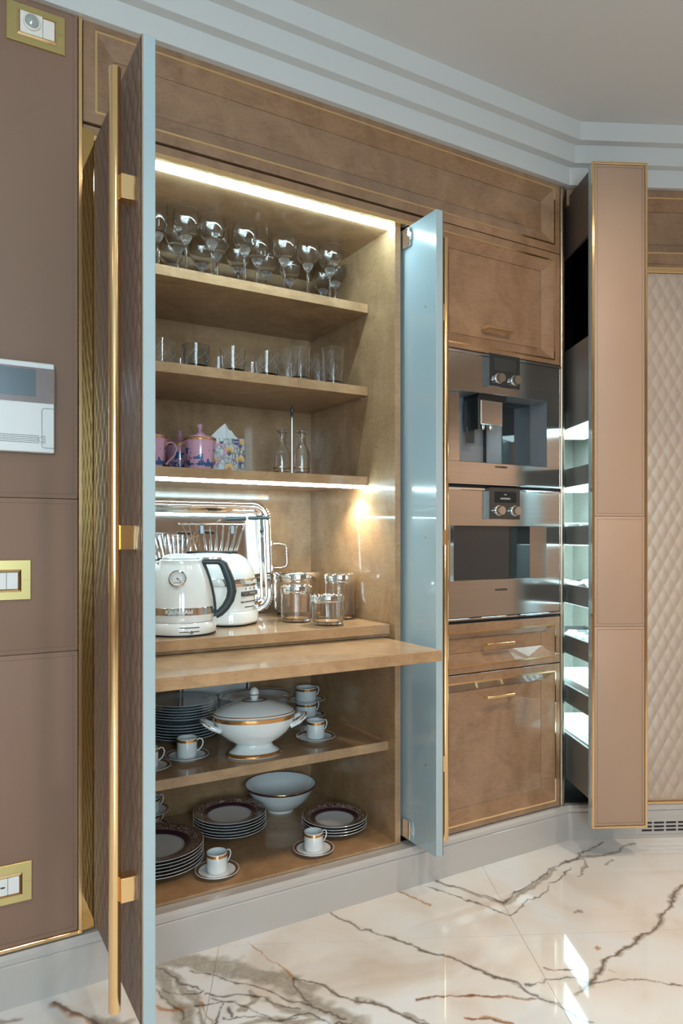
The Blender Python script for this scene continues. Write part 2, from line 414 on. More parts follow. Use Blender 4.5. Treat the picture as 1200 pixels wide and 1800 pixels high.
# ---- the marble floor: bookmatched slabs laid square to the right-hand wall
struct(MB().box(-2.0, 4.1, -2.5, 3.0, -.05, -.004).build('floor', 'grout'))
fl = [o for o in bpy.data.objects if o.name == 'floor'][0]
cy, sy_ = math.cos(R(30.25)), math.sin(R(30.25))
def px(u, v, Z=0.0):                 # survey point of the photograph -> floor plan, for the run of the veins
    a = (u-600)/1260; b = -(v-944.7)/1260; t_ = (Z-1.14)/b
    return ((cy*a+sy_)*t_, (-sy_*a+cy)*t_)
VEINS = [  # (points, half width m, kind)  kind 0 dark vein, 1 grey band, 2 rust
 ([(578,1602),(604,1618),(636,1632),(684,1648),(740,1670),(800,1688),(852,1706),(880,1720),(916,1734),(944,1748),(960,1760),(1000,1778),(1040,1800)], .0028, 0),
 ([(684,1648),(740,1670),(800,1688),(852,1706),(880,1720),(916,1734),(944,1748)], .006, 1),
 ([(300,1684),(376,1692),(428,1704),(468,1716),(516,1736),(540,1760),(588,1780),(620,1800)], .026, 1),
 ([(285,1688),(330,1692),(380,1700),(430,1712),(480,1728),(520,1744)], .020, 1), ([(276,1700),(290,1720),(300,1745),(318,1775),(330,1800)], .020, 1),
 ([(355,1745),(400,1748),(440,1752),(470,1762),(520,1772)], .0018, 0), ([(340,1770),(375,1762),(400,1757),(436,1768),(470,1790)], .0016, 0), ([(500,1790),(540,1780),(575,1792),(610,1800)], .0016, 0), ([(290,1740),(330,1748),(352,1740)], .0016, 0), ([(470,1760),(500,1775),(545,1784)], .010, 1), ([(700,1566),(730,1580),(760,1590)], .004, 2),
 ([(340,1690),(400,1695),(468,1712),(520,1722),(548,1740)], .018, 1),
 ([(516,1718),(548,1728),(604,1748),(644,1760),(680,1776),(740,1796),(800,1812)], .006, 1),
 ([(516,1718),(548,1728),(604,1748),(644,1760),(680,1776),(740,1796),(800,1812)], .0018, 0),
 ([(516,1718),(514,1730),(528,1748),(542,1768),(600,1790)], .0016, 0),
 ([(330,1704),(380,1712),(430,1730),(490,1752),(540,1766)], .0012, 0),
 ([(436,1656),(468,1680),(496,1700),(516,1718)], .0016, 2),
 ([(762,1546),(804,1560),(837,1571),(883,1587)], .0026, 0), ([(762,1546),(804,1562),(860,1583),(883,1587)], .006, 1),
 ([(883,1587),(908,1569),(933,1552),(971,1525),(1008,1508),(1033,1492),(1058,1479)], .0032, 0),
 ([(883,1590),(912,1575),(940,1555),(975,1528)], .010, 1), ([(985,1517),(1025,1505),(1060,1503),(1085,1497),(1112,1483)], .008, 1),
 ([(746,1556),(808,1579),(858,1596),(898,1612),(917,1592),(946,1575),(971,1558)], .0016, 0),
 ([(1008,1525),(990,1540),(968,1553)], .0015, 0), ([(1020,1508),(1030,1525),(1010,1540)], .003, 1),
 ([(1205,1550),(1179,1583),(1162,1617),(1137,1642),(1096,1671),(1067,1692),(1042,1721),(1017,1742)], .0022, 0),
 ([(1205,1550),(1179,1583),(1162,1617),(1137,1642),(1096,1671),(1067,1692),(1042,1721),(1010,1745)], .007, 1),
 ([(920,1730),(960,1720),(1000,1720),(1040,1726),(1080,1725),(1140,1722),(1172,1728),(1205,1734)], .0024, 0),
 ([(736,1758),(768,1754),(816,1751),(880,1751),(944,1756),(985,1768)], .0022, 0), ([(736,1758),(768,1753),(816,1751),(880,1753),(944,1758)], .004, 2),
 ([(952,1700),(976,1706),(1016,1707)], .0018, 0), ([(952,1700),(976,1706),(1010,1707)], .003, 2),
 ([(824,1790),(856,1788),(896,1796)], .005, 2), ([(824,1790),(856,1790),(896,1798)], .0018, 0),
 ([(272,1696),(300,1712),(325,1735),(345,1765),(360,1800)], .010, 1), ([(272,1710),(296,1735),(310,1765),(330,1800)], .014, 1),
 ([(274,1740),(300,1760),(320,1790)], .0016, 0), ([(275,1700),(300,1715),(322,1730),(348,1738)], .0015, 0),
 ([(348,1762),(362,1775),(380,1796)], .003, 2), ([(276,1766),(300,1778),(316,1776)], .006, 2),
 ([(370,1752),(400,1757),(392,1780),(385,1800)], .002, 0), ([(400,1757),(420,1760)], .0015, 0), ([(412,1770),(414,1785)], .003, 0),
 ([(400,1790),(440,1785),(480,1795),(520,1790)], .002, 0), ([(430,1775),(450,1760),(440,1745)], .006, 1), ([(430,1800),(480,1792),(520,1800),(560,1790)], .009, 1),
 ([(95,1764),(120,1778),(150,1790),(210,1815)], .006, 0), ([(95,1766),(150,1794),(200,1818)], .010, 2), ([(150,1790),(230,1800),(250,1815)], .012, 1),
 ([(0,1795),(30,1790)], .008, 1), ([(712,1782),(740,1790),(760,1805)], .006, 1),
 ([(1060,1520),(1075,1512)], .003, 1), ([(1046,1662),(1052,1668)], .003, 2), ([(1070,1708),(1082,1712)], .003, 2), ([(1008,1604),(1020,1600)], .003, 1)]
rng = np.random.default_rng(7)
def vnoise(X, Y, sc, seed):
    g = np.random.default_rng(seed).random((64, 64)); x = X*sc; y = Y*sc
    i = np.floor(x).astype(int); j = np.floor(y).astype(int); u = x-i; v = y-j; u = u*u*(3-2*u); v = v*v*(3-2*v)
    G = lambda a, b: g[a % 64, b % 64]
    return (G(i, j)*(1-u)+G(i+1, j)*u)*(1-v)+(G(i, j+1)*(1-u)+G(i+1, j+1)*u)*v-.5
XJ = [-2.951, -2.094, -1.237, -.380, .477, 1.334, 2.19]; YJ = [-4.1, -2.36, -.62, 1.12]
def slab(x0, x1, y0, y1):
    cx = (x0+x1)/2; fine = W2(cx, (y0+y1)/2)
    vis = x0 > -2.2 and x1 < 1.4 and y1 > -1.0
    ylo = y0
    sp = .003 if vis else .2
    nx = max(2, int((x1-x0)/sp)); ny = max(2, int((y1-ylo)/sp))
    if vis and y0 < -1.5:            # only the strip the lens can reach is cut fine
        ys = np.concatenate([[y0], np.linspace(-1.28, y1, int((y1+1.28)/.003))])
    elif vis and y1 > .2: ys = np.concatenate([np.linspace(y0, .02, int((.02-y0)/.003)), [y1]])
    else: ys = np.linspace(y0, y1, ny)
    xs_ = np.linspace(x0, x1, nx); g = .0005
    xs_ = xs_.copy(); xs_[0] += g; xs_[-1] -= g; ys = ys.copy(); ys[0] += g; ys[-1] -= g
    LX, LY = np.meshgrid(xs_, ys, indexing='ij')
    WX = O2.x+LX*math.cos(TH)-LY*math.sin(TH); WY = O2.y+LX*math.sin(TH)+LY*math.cos(TH)
    n_, m_ = LX.shape
    V = np.stack([LX, LY, np.zeros_like(LX)], -1).reshape(-1, 3)
    I = np.arange(n_*m_).reshape(n_, m_)
    F = np.stack([I[:-1, :-1], I[1:, :-1], I[1:, 1:], I[:-1, 1:]], -1).reshape(-1, 4)
    ring = list(I[:, 0])+list(I[-1, 1:])+list(I[-2::-1, -1])+list(I[0, -2:0:-1])
    nb = len(V); V = np.concatenate([V, V[ring]-np.array([0, 0, .006])])
    FS = F.tolist()+[(ring[k], nb+k, nb+(k+1) % len(ring), ring[(k+1) % len(ring)]) for k in range(len(ring))]
    me = bpy.data.meshes.new('slab'); me.from_pydata(V.tolist(), [], FS); me.materials.append(MT['marble'])
    A = [np.zeros(len(V)) for _ in range(3)]
    if vis:
        dx = vnoise(WX, WY, 22, 1)*.022+vnoise(WX, WY, 70, 2)*.008+vnoise(WX, WY, 160, 5)*.003
        dy = vnoise(WX, WY, 22, 3)*.022+vnoise(WX, WY, 70, 4)*.008+vnoise(WX, WY, 160, 6)*.003
        PX = (WX+dx).ravel(); PY = (WY+dy).ravel(); wmod = 1+1.3*vnoise(WX, WY, 45, 8).ravel()
        for pts, hw, kind in VEINS:
            P = [px(*q) for q in pts]; best = np.full(PX.shape, 9.)
            for (ax, ay), (bx, by) in zip(P[:-1], P[1:]):
                ex, ey = bx-ax, by-ay; tt = np.clip(((PX-ax)*ex+(PY-ay)*ey)/(ex*ex+ey*ey+1e-12), 0, 1)
                best = np.minimum(best, np.hypot(PX-ax-tt*ex, PY-ay-tt*ey))
            s_ = np.clip(1.5-best/(max(hw, .0022)*wmod), 0, 1)
            if kind == 0: s_ = np.maximum(s_, .28*np.clip(1-best/(hw*4), 0, 1))
            A[kind][:len(PX)] = np.maximum(A[kind][:len(PX)], s_)
    for nm, a in zip(('vein', 'band', 'rust'), A):
        at = me.attributes.new(nm, 'FLOAT', 'POINT'); at.data.foreach_set('value', a.astype(np.float32))
    o = bpy.data.objects.new('tile', me); COL.objects.link(o); o.parent = fl; o.location = O2; o.rotation_euler = (0, 0, TH)
for i in range(6):
    for j in range(3): slab(XJ[i], XJ[i+1], YJ[j], YJ[j+1])

# ================================================================ FRONTS
def rring(mb, a, ya, b, yb, mi=0):
    """mitred ring between rectangle a (x0,x1,z0,z1) at depth ya and b at yb"""
    A = [(a[0], ya, a[2]), (a[1], ya, a[2]), (a[1], ya, a[3]), (a[0], ya, a[3])]
    B = [(b[0], yb, b[2]), (b[1], yb, b[2]), (b[1], yb, b[3]), (b[0], yb, b[3])]
    for k in range(4):
        l = (k+1) % 4; mb.quad(A[k], A[l], B[l], B[k], mi)
def sh(r, d): return (r[0]+d, r[1]-d, r[2]+d, r[3]-d)
def framed(name, outer, gold, inner, parent, y=0, mat='burl_wood', thick=.030, rec=.019, world=True, label=None):
    """lacquered door: flat mitred frame, gold inlay, bevel running in to a sunk panel"""
    mb = MB(); g = .0028
    rring(mb, outer, y+thick, sh(outer, .0), y+.001); rring(mb, outer, y+.001, sh(outer, .001), y)
    rring(mb, sh(outer, .001), y, (gold[0]-g, gold[1]+g, gold[2]-g, gold[3]+g), y)
    rring(mb, (gold[0]-g, gold[1]+g, gold[2]-g, gold[3]+g), y, sh(gold, -g), y+.002)
    rring(mb, sh(gold, g), y+.001, inner, y+rec)
    rring(mb, inner, y+rec, sh(inner, .0015), y+rec+.004)
    i2 = sh(inner, .0015)
    mb.quad((i2[0], y+rec+.001, i2[2]), (i2[1], y+rec+.001, i2[2]), (i2[1], y+rec+.001, i2[3]), (i2[0], y+rec+.001, i2[3]))
    o2 = outer
    mb.quad((o2[0], y+thick, o2[2]), (o2[0], y+thick, o2[3]), (o2[1], y+thick, o2[3]), (o2[1], y+thick, o2[2]))
    o = mb.build(name, mat, parent, smooth=0, world=world, label=label)
    mg = MB(); rring(mg, sh(gold, -g), y+.001, sh(gold, -g), y-.0012); rring(mg, sh(gold, -g), y-.0012, sh(gold, g), y-.0012); rring(mg, sh(gold, g), y-.0012, sh(gold, g), y+.002)
    mg.build('gold_inlay', 'polished_gold', o, smooth=0, world=world)
    return o
def bar_handle(x0, x1, y, z, parent, mat='polished_gold'):
    mb = MB(); mb.box(x0, x1, y-.026, y-.017, z-.0045, z+.0045, bev=.0008)
    mb.box(x0, x0+.009, y-.018, y, z-.0045, z+.0045); mb.box(x1-.009, x1, y-.018, y, z-.0045, z+.0045)
    return mb.build('handle', mat, parent, smooth=0)
def quilt(name, x0, x1, z0, z1, y, depth, mat, parent, world=False, edge=.006, nx=8, nz=9):
    xs_ = np.arange(x0, x1+1e-6, (x1-x0)/max(2, round((x1-x0)/QW*nx))); zs = np.arange(z0, z1+1e-6, (z1-z0)/max(2, round((z1-z0)/QH*nz)))
    X, Z = np.meshgrid(xs_, zs, indexing='ij')
    a = np.abs(np.sin(np.pi*(X/QW+Z/QH))); b = np.abs(np.sin(np.pi*(X/QW-Z/QH)))
    h = (a*b)**.42
    e = np.minimum(np.minimum(X-x0, x1-X), np.minimum(Z-z0, z1-Z)); h = h*np.clip(e/edge, 0, 1)**.5
    Y = y-depth*h
    V = np.stack([X, Y, Z], -1).reshape(-1, 3); n_, m_ = X.shape; I = np.arange(n_*m_).reshape(n_, m_)
    F = np.stack([I[:-1, :-1], I[1:, :-1], I[1:, 1:], I[:-1, 1:]], -1).reshape(-1, 4)
    me = bpy.data.meshes.new(name); me.from_pydata(V.tolist(), [], F.tolist()); me.materials.append(MT[mat])
    me.polygons.foreach_set('use_smooth', [True]*len(me.polygons))
    o = bpy.data.objects.new(name, me); COL.objects.link(o); o.parent = parent
    return o

# ---- overhead cabinet running over the whole wall
ov = thing('overhead_cabinet', 'long glossy burl wood overhead cabinet with gold inlay directly under the cornice', 'cabinet', (1.2, D, 2.2))
MB().box(.353, 2.069, D+.031, 2.55, 2.206, 2.47).build('body', 'burl_wood', ov, smooth=0)
framed('door', (.353, 2.067, 2.206, 2.476), (.385, 2.038, 2.236, 2.444), (.435, 1.988, 2.284, 2.394), ov, D)
# ---- open tall cabinet
X0, X1, YF, YB, ZT, ZB = .412, 1.338, 1.945, 2.538, 2.163, .138
tc_ = thing('tall_cabinet', 'open tall crockery cabinet of glossy figured wood between two retracted doors', 'cabinet', ((X0+X1)/2, YF, .129))
MB().box(X1, X1+.022, YF, YB+.015, .131, ZT+.018, bev=.0008).build('side_panel', 'cabinet_wood', tc_, smooth=0)
MB().box(X0-.022, X0, YF, YB+.015, .131, ZT+.018, bev=.0008).build('side_panel', 'cabinet_wood', tc_, smooth=0)
MB().box(X0, X1, YB, YB+.015, ZB, ZT).build('back_panel', 'cabinet_wood', tc_, smooth=0)
MB().box(X0, X1, YF, YB+.015, ZT, ZT+.018).build('top_panel', 'cabinet_wood', tc_, smooth=0)
MB().box(X0, X1, YF, YB+.015, .131, ZB).build('bottom_panel', 'cabinet_wood', tc_, smooth=0)
MB().box(.353, 1.47, D+.004, YF, 2.178, 2.2, bev=.001).build('top_rail', 'burl_wood', tc_, smooth=0)
MB().box(.353, 1.47, D+.004, YF, 2.1635, 2.178, bev=.0005).build('gold_strip', 'polished_gold', tc_, smooth=0)
MB().box(X0, X1, 1.954, 1.968, 2.155, 2.1625, bev=.001).build('light_strip', 'led_bright', tc_, smooth=0)
MB().box(X0, X1, 2.112, 2.130, 1.3105, 1.3195, bev=.001).build('light_strip', 'led', tc_, smooth=0)
sp_ = MB().lathe([(0, 0), (.019, 0), (.019, .006), (.0, .006)], 24, (1.292, 2.16, 1.3135)).build('spotlight', 'lamp_glow', tc_)
pin = MB()
pin_me = None
for z in (1.916, 1.628):
    for y in (2.14, 2.50):
        MB().tube([(X1, y, z), (X1-.012, y, z)], .003, 8).build('shelf_pin', 'chrome', tc_)
for z in (2.02, 1.85, 1.74, 1.55, 1.45):
    MB().tube([(X1+.0002, 2.06, z), (X1-.0004, 2.06, z)], .0022, 8).build('pin_hole', 'black', tc_)
def shelf(z, y0, th, label, x1=X1-.001, name='shelf'):
    return tag(MB().box(X0+.001, x1, y0, YB-.001, z-th, z, bev=.0007).build(name, 'cabinet_wood', smooth=0), label, 'shelf')
S1, S2, S3, CT, S4 = 1.952, 1.6645, 1.3515, .854, .463
shelf(S1, 2.110, .031, 'upper wooden shelf carrying the stemmed wine glasses', name='shelf')
shelf(S2, 2.110, .031, 'wooden shelf carrying the cut glass tumblers')
shelf(S3, 2.110, .031, 'wooden shelf with pink mugs and a light strip under its front edge')
wt = tag(MB().box(X0+.001, X1-.012, 1.959, YB-.001, CT-.031, CT, bev=.0007).build('worktop', 'cabinet_wood', smooth=0), 'glossy wooden worktop under the kettle, toaster and glass jars', 'worktop')
MB().box(X0+.001, X1-.001, 1.985, YB-.001, CT-.043, CT-.0315).build('support_panel', 'cabinet_wood', wt, smooth=0)
tag(MB().box(X0+.012, 1.312, 1.665, 2.30, .778, .810, bev=.0009).build('pull_out_shelf', 'cabinet_wood', smooth=0), 'glossy wooden pull-out board sticking out below the worktop', 'shelf')
shelf(S4, 1.982, .030, 'lower wooden shelf carrying the tureen and plain plates')

# ---- retracting doors
def door(label, loc, rz, hx, hinge_side):
    d = thing('cabinet_door', label, 'door', loc, rz)
    MB().box(0, .46, .003, .0285, .147, 2.16, bev=.0012).build('door_panel', 'white_lacquer', d, smooth=0, world=False)
    MB().box(.0005, .4595, .0, .003, .1475, 2.1595, bev=.0005).build('edge_trim', 'bronze', d, smooth=0, world=False)
    quilt('quilted_panel', .004, .456, .152, 2.155, -.0005, .0038, 'quilted_dark', d, nx=12, nz=12)
    h = MB().tube([(hx, -.043, .17), (hx, -.043, .1715), (hx, -.043, 2.0985), (hx, -.043, 2.10)], [.0115, .0122, .0122, .0115], 24).build('handle', 'polished_gold', d, world=False)
    for z in (1.857, 1.14, .42):
        MB().box(hx-.016, hx+.016, -.034, .0, z-.025, z+.025, bev=.0008).build('bracket', 'polished_gold', h, smooth=0, world=False)
    return d
dl = door('left cabinet door standing far out, with quilted brown leather face and long gold tube handle', (.381, D, 0), R(-90), .415, 0)
dr = door('right cabinet door, only a short white lacquered strip of it standing out', (1.402, 1.772, 0), R(90), .048, 1)
for z in (2.12, .185):
    hb = MB(); hb.box(.13, .17, .031, .038, z-.03, z+.03, bev=.001); hb.box(.125, .135, .029, .036, z-.012, z+.012); hb.build('hinge', 'chrome', dr, smooth=0, world=False)
for z in (1.87, 1.14, .42, ):
    hb = MB().tube([(.055, .0284, z), (.055, .0289, z)], .004, 12).build('cap', 'cabinet_wood', dr, world=False)
    MB().tube([(.405, .0284, z), (.405, .0289, z)], .004, 12).build('cap', 'cabinet_wood', dl, world=False)
tag(MB().box(.350, .3795, D+.001, D+.02, .135, 2.19, bev=.0005).build('filler_strip', 'brass_mirror', smooth=0), 'narrow mirror-polished gold strip beside the left leather wall panel', 'trim')
tag(MB().box(1.4745, 1.4755, D+.022, 2.4, .131, 2.2).build('pocket_lining', 'steel_dark', smooth=0), 'dark pocket lining behind the right retracted door', 'panel')

# ---- appliance column
CX0, CX1 = 1.477, 2.065
uc = thing('wall_cabinet', 'square burl wood cabinet front with gold inlay above the coffee machine', 'cabinet', (1.77, D, 1.787))
MB().box(CX0, CX1, D+.031, 2.5, 1.788, 2.2).build('body', 'burl_wood', uc, smooth=0)
d_ = framed('door', (CX0, CX1+.002, 1.787, 2.203), (1.503, 2.038, 1.805, 2.174), (1.553, 1.988, 1.842, 2.133), uc, D)
bar_handle(1.697, 1.823, D+.010, 1.875, d_)
bc = thing('base_cabinet', 'burl wood base cabinet with a drawer and a tall door below the oven', 'cabinet', (1.77, D, .131))
MB().box(CX0, CX1, D+.031, 2.5, .131, .843).build('body', 'burl_wood', bc, smooth=0)
d_ = framed('drawer', (CX0, CX1+.002, .672, .844), (1.503, 2.043, .697, .814), (1.553, 1.990, .738, .790), bc, D)
bar_handle(1.697, 1.826, D+.010, .764, d_)
d_ = framed('door', (CX0, CX1+.002, .133, .668), (1.503, 2.043, .156, .640), (1.553, 1.990, .202, .608), bc, D)
bar_handle(1.697, 1.826, D+.010, .5795, d_)
tag(MB().tube([(2.084, 1.925, .131), (2.084, 1.925, 2.46)], .012, 24).build('corner_post', 'bronze'), 'thin bronze corner post between the ovens and the pull-out larder', 'trim')
tag(MB().box(2.069, 2.078, D+.012, 2.5, .131, 2.46).build('side_panel', 'black', smooth=0), 'dark cabinet side edge beside the bronze corner post', 'panel')

def display(parent, z0, z1, txt):
    y = D-.022
    d = MB().box(1.698, 1.843, y, D, z0, z1, bev=.001).build('display', 'black_glass', parent, smooth=0)
    MB().box(1.722, 1.825, y-.0006, y, z0+.058, z1-.014).build('screen', 'dark_gap' if txt else 'steel_dark', d, smooth=0)
    for x in (1.7405, 1.8155):
        zz = z0+.030
        kb = MB(); kb.tube([(x, y, zz), (x, y-.020, zz), (x, y-.021, zz)], [.0155, .0155, .0150], 32)
        kb.tube([(x, y, zz), (x, y-.003, zz)], .019, 32)
        kb.build('knob', 'brushed_knob', d)
    if txt:
        p = [d.location[i]+parent.location[i] for i in range(3)]
        text('display_text', 'GAGGENAU', .0085, d, Matrix.Translation((1.772-p[0], y-.0009-p[1], z1-.038-p[2])) @ FRONT, 'print_white')
        text('display_text', '17:31', .006, d, Matrix.Translation((1.772-p[0], y-.0009-p[1], z1-.024-p[2])) @ FRONT, 'print_white')
    return d
def brand(parent, z, y):
    text('lettering', 'GAGGENAU', .0105, parent, Matrix.Translation((1.770-parent.location[0], y-parent.location[1], z-parent.location[2])) @ FRONT, 'black', bold=.0002)
# coffee machine
cm = thing('coffee_machine', 'built-in stainless steel coffee machine with open niche and spout', 'coffee machine', (1.77, D, 1.325))
YA = D-.004
N = (1.541, 1.995, 1.401, 1.6435)   # niche
mb = MB(); o_ = (CX0+.002, CX1-.004, 1.3285, 1.772)
mb.box(o_[0], o_[1], YA, D+.02, N[3], o_[3], bev=.0008); mb.box(o_[0], o_[1], YA, D+.02, o_[2], N[2], bev=.0008)
mb.box(o_[0], N[0], YA, D+.02, N[2], N[3]); mb.box(N[1], o_[1], YA, D+.02, N[2], N[3])
mb.build('front_panel', 'brushed_steel', cm, smooth=0)
mb = MB(); mb.box(CX0, CX1, YA-.006, D+.02, 1.7725, 1.7800, bev=.0005); mb.box(CX1-.0035, CX1, YA-.002, D+.02, 1.326, 1.7725); mb.box(CX0, CX1, YA-.004, D+.02, 1.3235, 1.3280, bev=.0005)
mb.build('edge_trim', 'chrome', cm, smooth=0)
yb = D+.085
mb = MB(); N = (N[0]+.0006, N[1]-.0006, N[2]+.0006, N[3]-.0006); mb.quad((N[0], YA, N[2]), (N[0], yb, N[2]), (N[0], yb, N[3]), (N[0], YA, N[3])); mb.quad((N[1], YA, N[2]), (N[1], YA, N[3]), (N[1], yb, N[3]), (N[1], yb, N[2]))
mb.quad((N[0], YA, N[2]), (N[1], YA, N[2]), (N[1], yb, N[2]), (N[0], yb, N[2])); mb.quad((N[0], YA, N[3]), (N[0], yb, N[3]), (N[1], yb, N[3]), (N[1], YA, N[3]))
mb.quad((N[0], yb, N[2]), (N[1], yb, N[2]), (N[1], yb, N[3]), (N[0], yb, N[3]))
mb.build('niche', 'niche_grey', cm, smooth=0)
MB().box(1.855, N[1]-.001, yb-.004, yb-.0005, N[2]+.001, N[3]-.001).build('glass_panel', 'black_glass', cm, smooth=0)
MB().box(N[0]+.001, 1.60, D+.02, D+.026, N[2]+.001, N[3]-.001, bev=.0005).build('side_plate', 'brushed_steel', cm, smooth=0)
MB().box(1.764, 1.770, yb-.012, yb-.001, N[2], 1.56).build('rail', 'black', cm, smooth=0)
sp1 = MB().box(1.665, 1.765, D-.018, D+.06, 1.532, 1.618, bev=.003).build('spout', 'brushed_steel', cm, smooth=0)
MB().box(1.658, 1.6645, D-.010, D+.065, 1.515, 1.624, bev=.001).build('side_cover', 'black_glass', sp1, smooth=0)
for x in (1.70, 1.735): MB().lathe([(.006, 0), (.008, .012), (.008, .014)], 16, (x, D+.015, 1.5185)).build('nozzle', 'chrome', sp1)
MB().box(1.67, 1.80, D+.002, D+.08, 1.6185, 1.6434).build('spout_mount', 'black', cm, smooth=0)
MB().box(1.655, 1.69, D+.045, D+.052, 1.475, 1.53, bev=.001).build('steam_pipe', 'steel_dark', cm, smooth=0)
display(cm, 1.667, 1.7825, False); brand(cm, 1.389, YA-.0006)
# oven
ovn = thing('oven', 'built-in stainless steel oven with wide dark glass window below the coffee machine', 'oven', (1.77, D, .855))
N = (1.541, 1.993, .992, 1.180); o_ = (CX0+.002, CX1-.004, .864, 1.303)
mb = MB(); mb.box(o_[0], o_[1], YA, D+.02, N[3], o_[3], bev=.0008); mb.box(o_[0], o_[1], YA, D+.02, o_[2], N[2], bev=.0008)
mb.box(o_[0], N[0], YA, D+.02, N[2], N[3]); mb.box(N[1], o_[1], YA, D+.02, N[2], N[3])
mb.build('door_front', 'brushed_steel', ovn, smooth=0)
mb = MB(); inn = (1.572, 1.928, .994, 1.178); rring(mb, N, YA, inn, YA+.020); mb.build('window_bevel', 'brushed_steel', ovn, smooth=0)
MB().box(inn[0], inn[1], YA+.0195, YA+.024, inn[2], inn[3]).build('window_glass', 'black_glass', ovn, smooth=0)
mb = MB(); mb.box(CX0, CX1, YA-.006, D+.02, 1.3035, 1.3110, bev=.0005); mb.box(CX1-.0035, CX1, YA-.002, D+.02, .861, 1.3035); mb.box(CX0, CX1, YA-.006, D+.02, .856, .8625, bev=.0005)
mb.build('edge_trim', 'chrome', ovn, smooth=0)
MB().box(CX0, CX1, D+.003, D+.03, 1.3115, 1.3230).build('gap', 'dark_gap', ovn, smooth=0)
MB().box(CX0, CX1, D+.003, D+.03, .8445, .8555).build('gap', 'dark_gap', ovn, smooth=0)
display(ovn, 1.204, 1.3145, True); brand(ovn, .955, YA-.0006)

# ---- stitched leather panel at far left
lp = thing('leather_wall_panel', 'tall stitched taupe leather panel in a gold frame left of the quilted door', 'panel', (-.2, D, .13))
LX0, LX1, LZ0, LZ1 = -.75, .349, .134, 2.4805
YL = D-.006
mb = MB(); fr = (LX0, LX1, LZ0, LZ1); w_ = .009
mb.box(LX1-w_, LX1, YL-.004, D+.03, LZ0, LZ1, bev=.001); mb.box(LX0, LX0+w_, YL-.004, D+.03, LZ0, LZ1, bev=.001)
mb.box(LX0+w_, LX1-w_, YL-.004, D+.03, LZ1-w_, LZ1, bev=.001); mb.box(LX0+w_, LX1-w_, YL-.004, D+.03, LZ0, LZ0+w_, bev=.001)
mb.build('gold_frame', 'polished_gold', lp, smooth=0)
st = MB()
for z0, z1 in ((LZ0+w_, .8527), (.8533, 1.2367), (1.2373, LZ1-w_)):
    MB().box(LX0+w_+.0005, LX1-w_-.001, YL, D+.025, z0, z1, bev=.0025, seg=2).build('leather_panel', 'leather_taupe', lp)
    x = LX0+.04
    for zz in (z0+.012, z1-.012):
        xx = -.2
        while xx < LX1-w_-.012:
            st.box(xx, xx+.0032, YL-.0006, YL+.001, zz-.0006, zz+.0006); xx += .0058
    zz = z0+.012
    while zz < z1-.012:
        st.box(LX1-w_-.0125, LX1-w_-.0113, YL-.0006, YL+.001, zz, zz+.0032); zz += .0058
so = st.build('stitching', 'bronze', lp, smooth=0); so['kind'] = 'stuff'; so.data.materials[0] = MT['thread']

# ---- switches and intercom on the leather
def plate(x0, x1, z0, z1, ix, iz, label, name, mat='satin_gold'):
    p = thing(name, label, 'socket' if 'socket' in name else 'switch', ((x0+x1)/2, YL, z0))
    mb = MB(); y = YL-.006
    O = (x0, x1, z0, z1); I = (ix[0], ix[1], iz[0], iz[1])
    rring(mb, O, YL, O, y+.001); rring(mb, O, y+.001, sh(O, .001), y); rring(mb, sh(O, .001), y, I, y); rring(mb, I, y, I, YL-.001)
    mb.quad((I[0], YL-.001, I[2]), (I[1], YL-.001, I[2]), (I[1], YL-.001, I[3]), (I[0], YL-.001, I[3]))
    mb.build('cover_plate', mat, p, smooth=0)
    mb = MB(); rring(mb, I, y-.0005, sh(I, .005), y-.004); rring(mb, sh(I, .005), y-.004, sh(I, .007), YL-.002); mb.build('inner_frame', 'polished_gold', p, smooth=0)
    text('lettering', 'bticino', .0055, p, Matrix.Translation((x1-.010-p.location[0], y-.0002-p.location[1], (z0+z1)/2-p.location[2])) @ FRONT, 'bronze', extrude=.0001)
    return p, I, y
p, I, y = plate(.173, .3075, 2.349, 2.443, (.196, .289), (2.366, 2.426), 'gold cover plate with a white motion sensor high on the leather panel', 'sensor_plate')
b0 = MB().box(I[0]+.007, I[0]+.058, y-.008, YL-.001, I[2]+.004, I[3]-.004, bev=.001).build('sensor', 'plastic_cream', p)
rg = MB().lathe([(.020, 0), (.020, .006), (.0165, .008), (.0165, .004), (.0, .004)], 28).build('ring', 'plastic_cream', b0, world=False)
ln_ = MB().lathe([(.0165, 0), (.0150, .006), (.009, .011), (0, .013)], 24).build('lens', 'sensor_glass', b0, world=False)
for q_ in (rg, ln_): q_.rotation_euler = (R(90), 0, 0); q_.location = (I[0]+.033-p.location[0], y-.007-p.location[1], (I[2]+I[3])/2+.002-p.location[2])
MB().box(I[0]+.059, I[1]-.007, y-.004, YL-.001, I[2]+.007, I[3]-.006, bev=.0006).build('blank_module', 'plastic_cream', p)
p, I, y = plate(.094, .228, .988, 1.085, (.115, .2065), (1.0075, 1.062), 'gold framed light switch with white rockers, beside the middle seam of the leather panel', 'light_switch')
for k in range(3):
    a = I[0]+.007+k*.0258; MB().box(a, a+.0250, y-.004, YL-.001, I[2]+.007, I[3]-.007, bev=.001).build('rocker', 'plastic_white', p)
p, I, y = plate(.097, .2305, .2515, .347, (.118, .2090), (.2695, .324), 'gold framed socket plate with white modules, low on the leather panel near the floor', 'socket_plate')
for k in range(3):
    a = I[0]+.007+k*.0258; m_ = MB().box(a, a+.0250, y-.004, YL-.001, I[2]+.007, I[3]-.007, bev=.001).build('module', 'plastic_white', p)
    if k == 1: MB().box(a+.009, a+.019, y-.0045, y-.0035, .295, .2985, bev=.001).build('slot', 'black', m_)
ic = thing('intercom', 'white wall intercom with a dark glossy screen and speaker holes', 'intercom', (.16, YL, 1.3475))
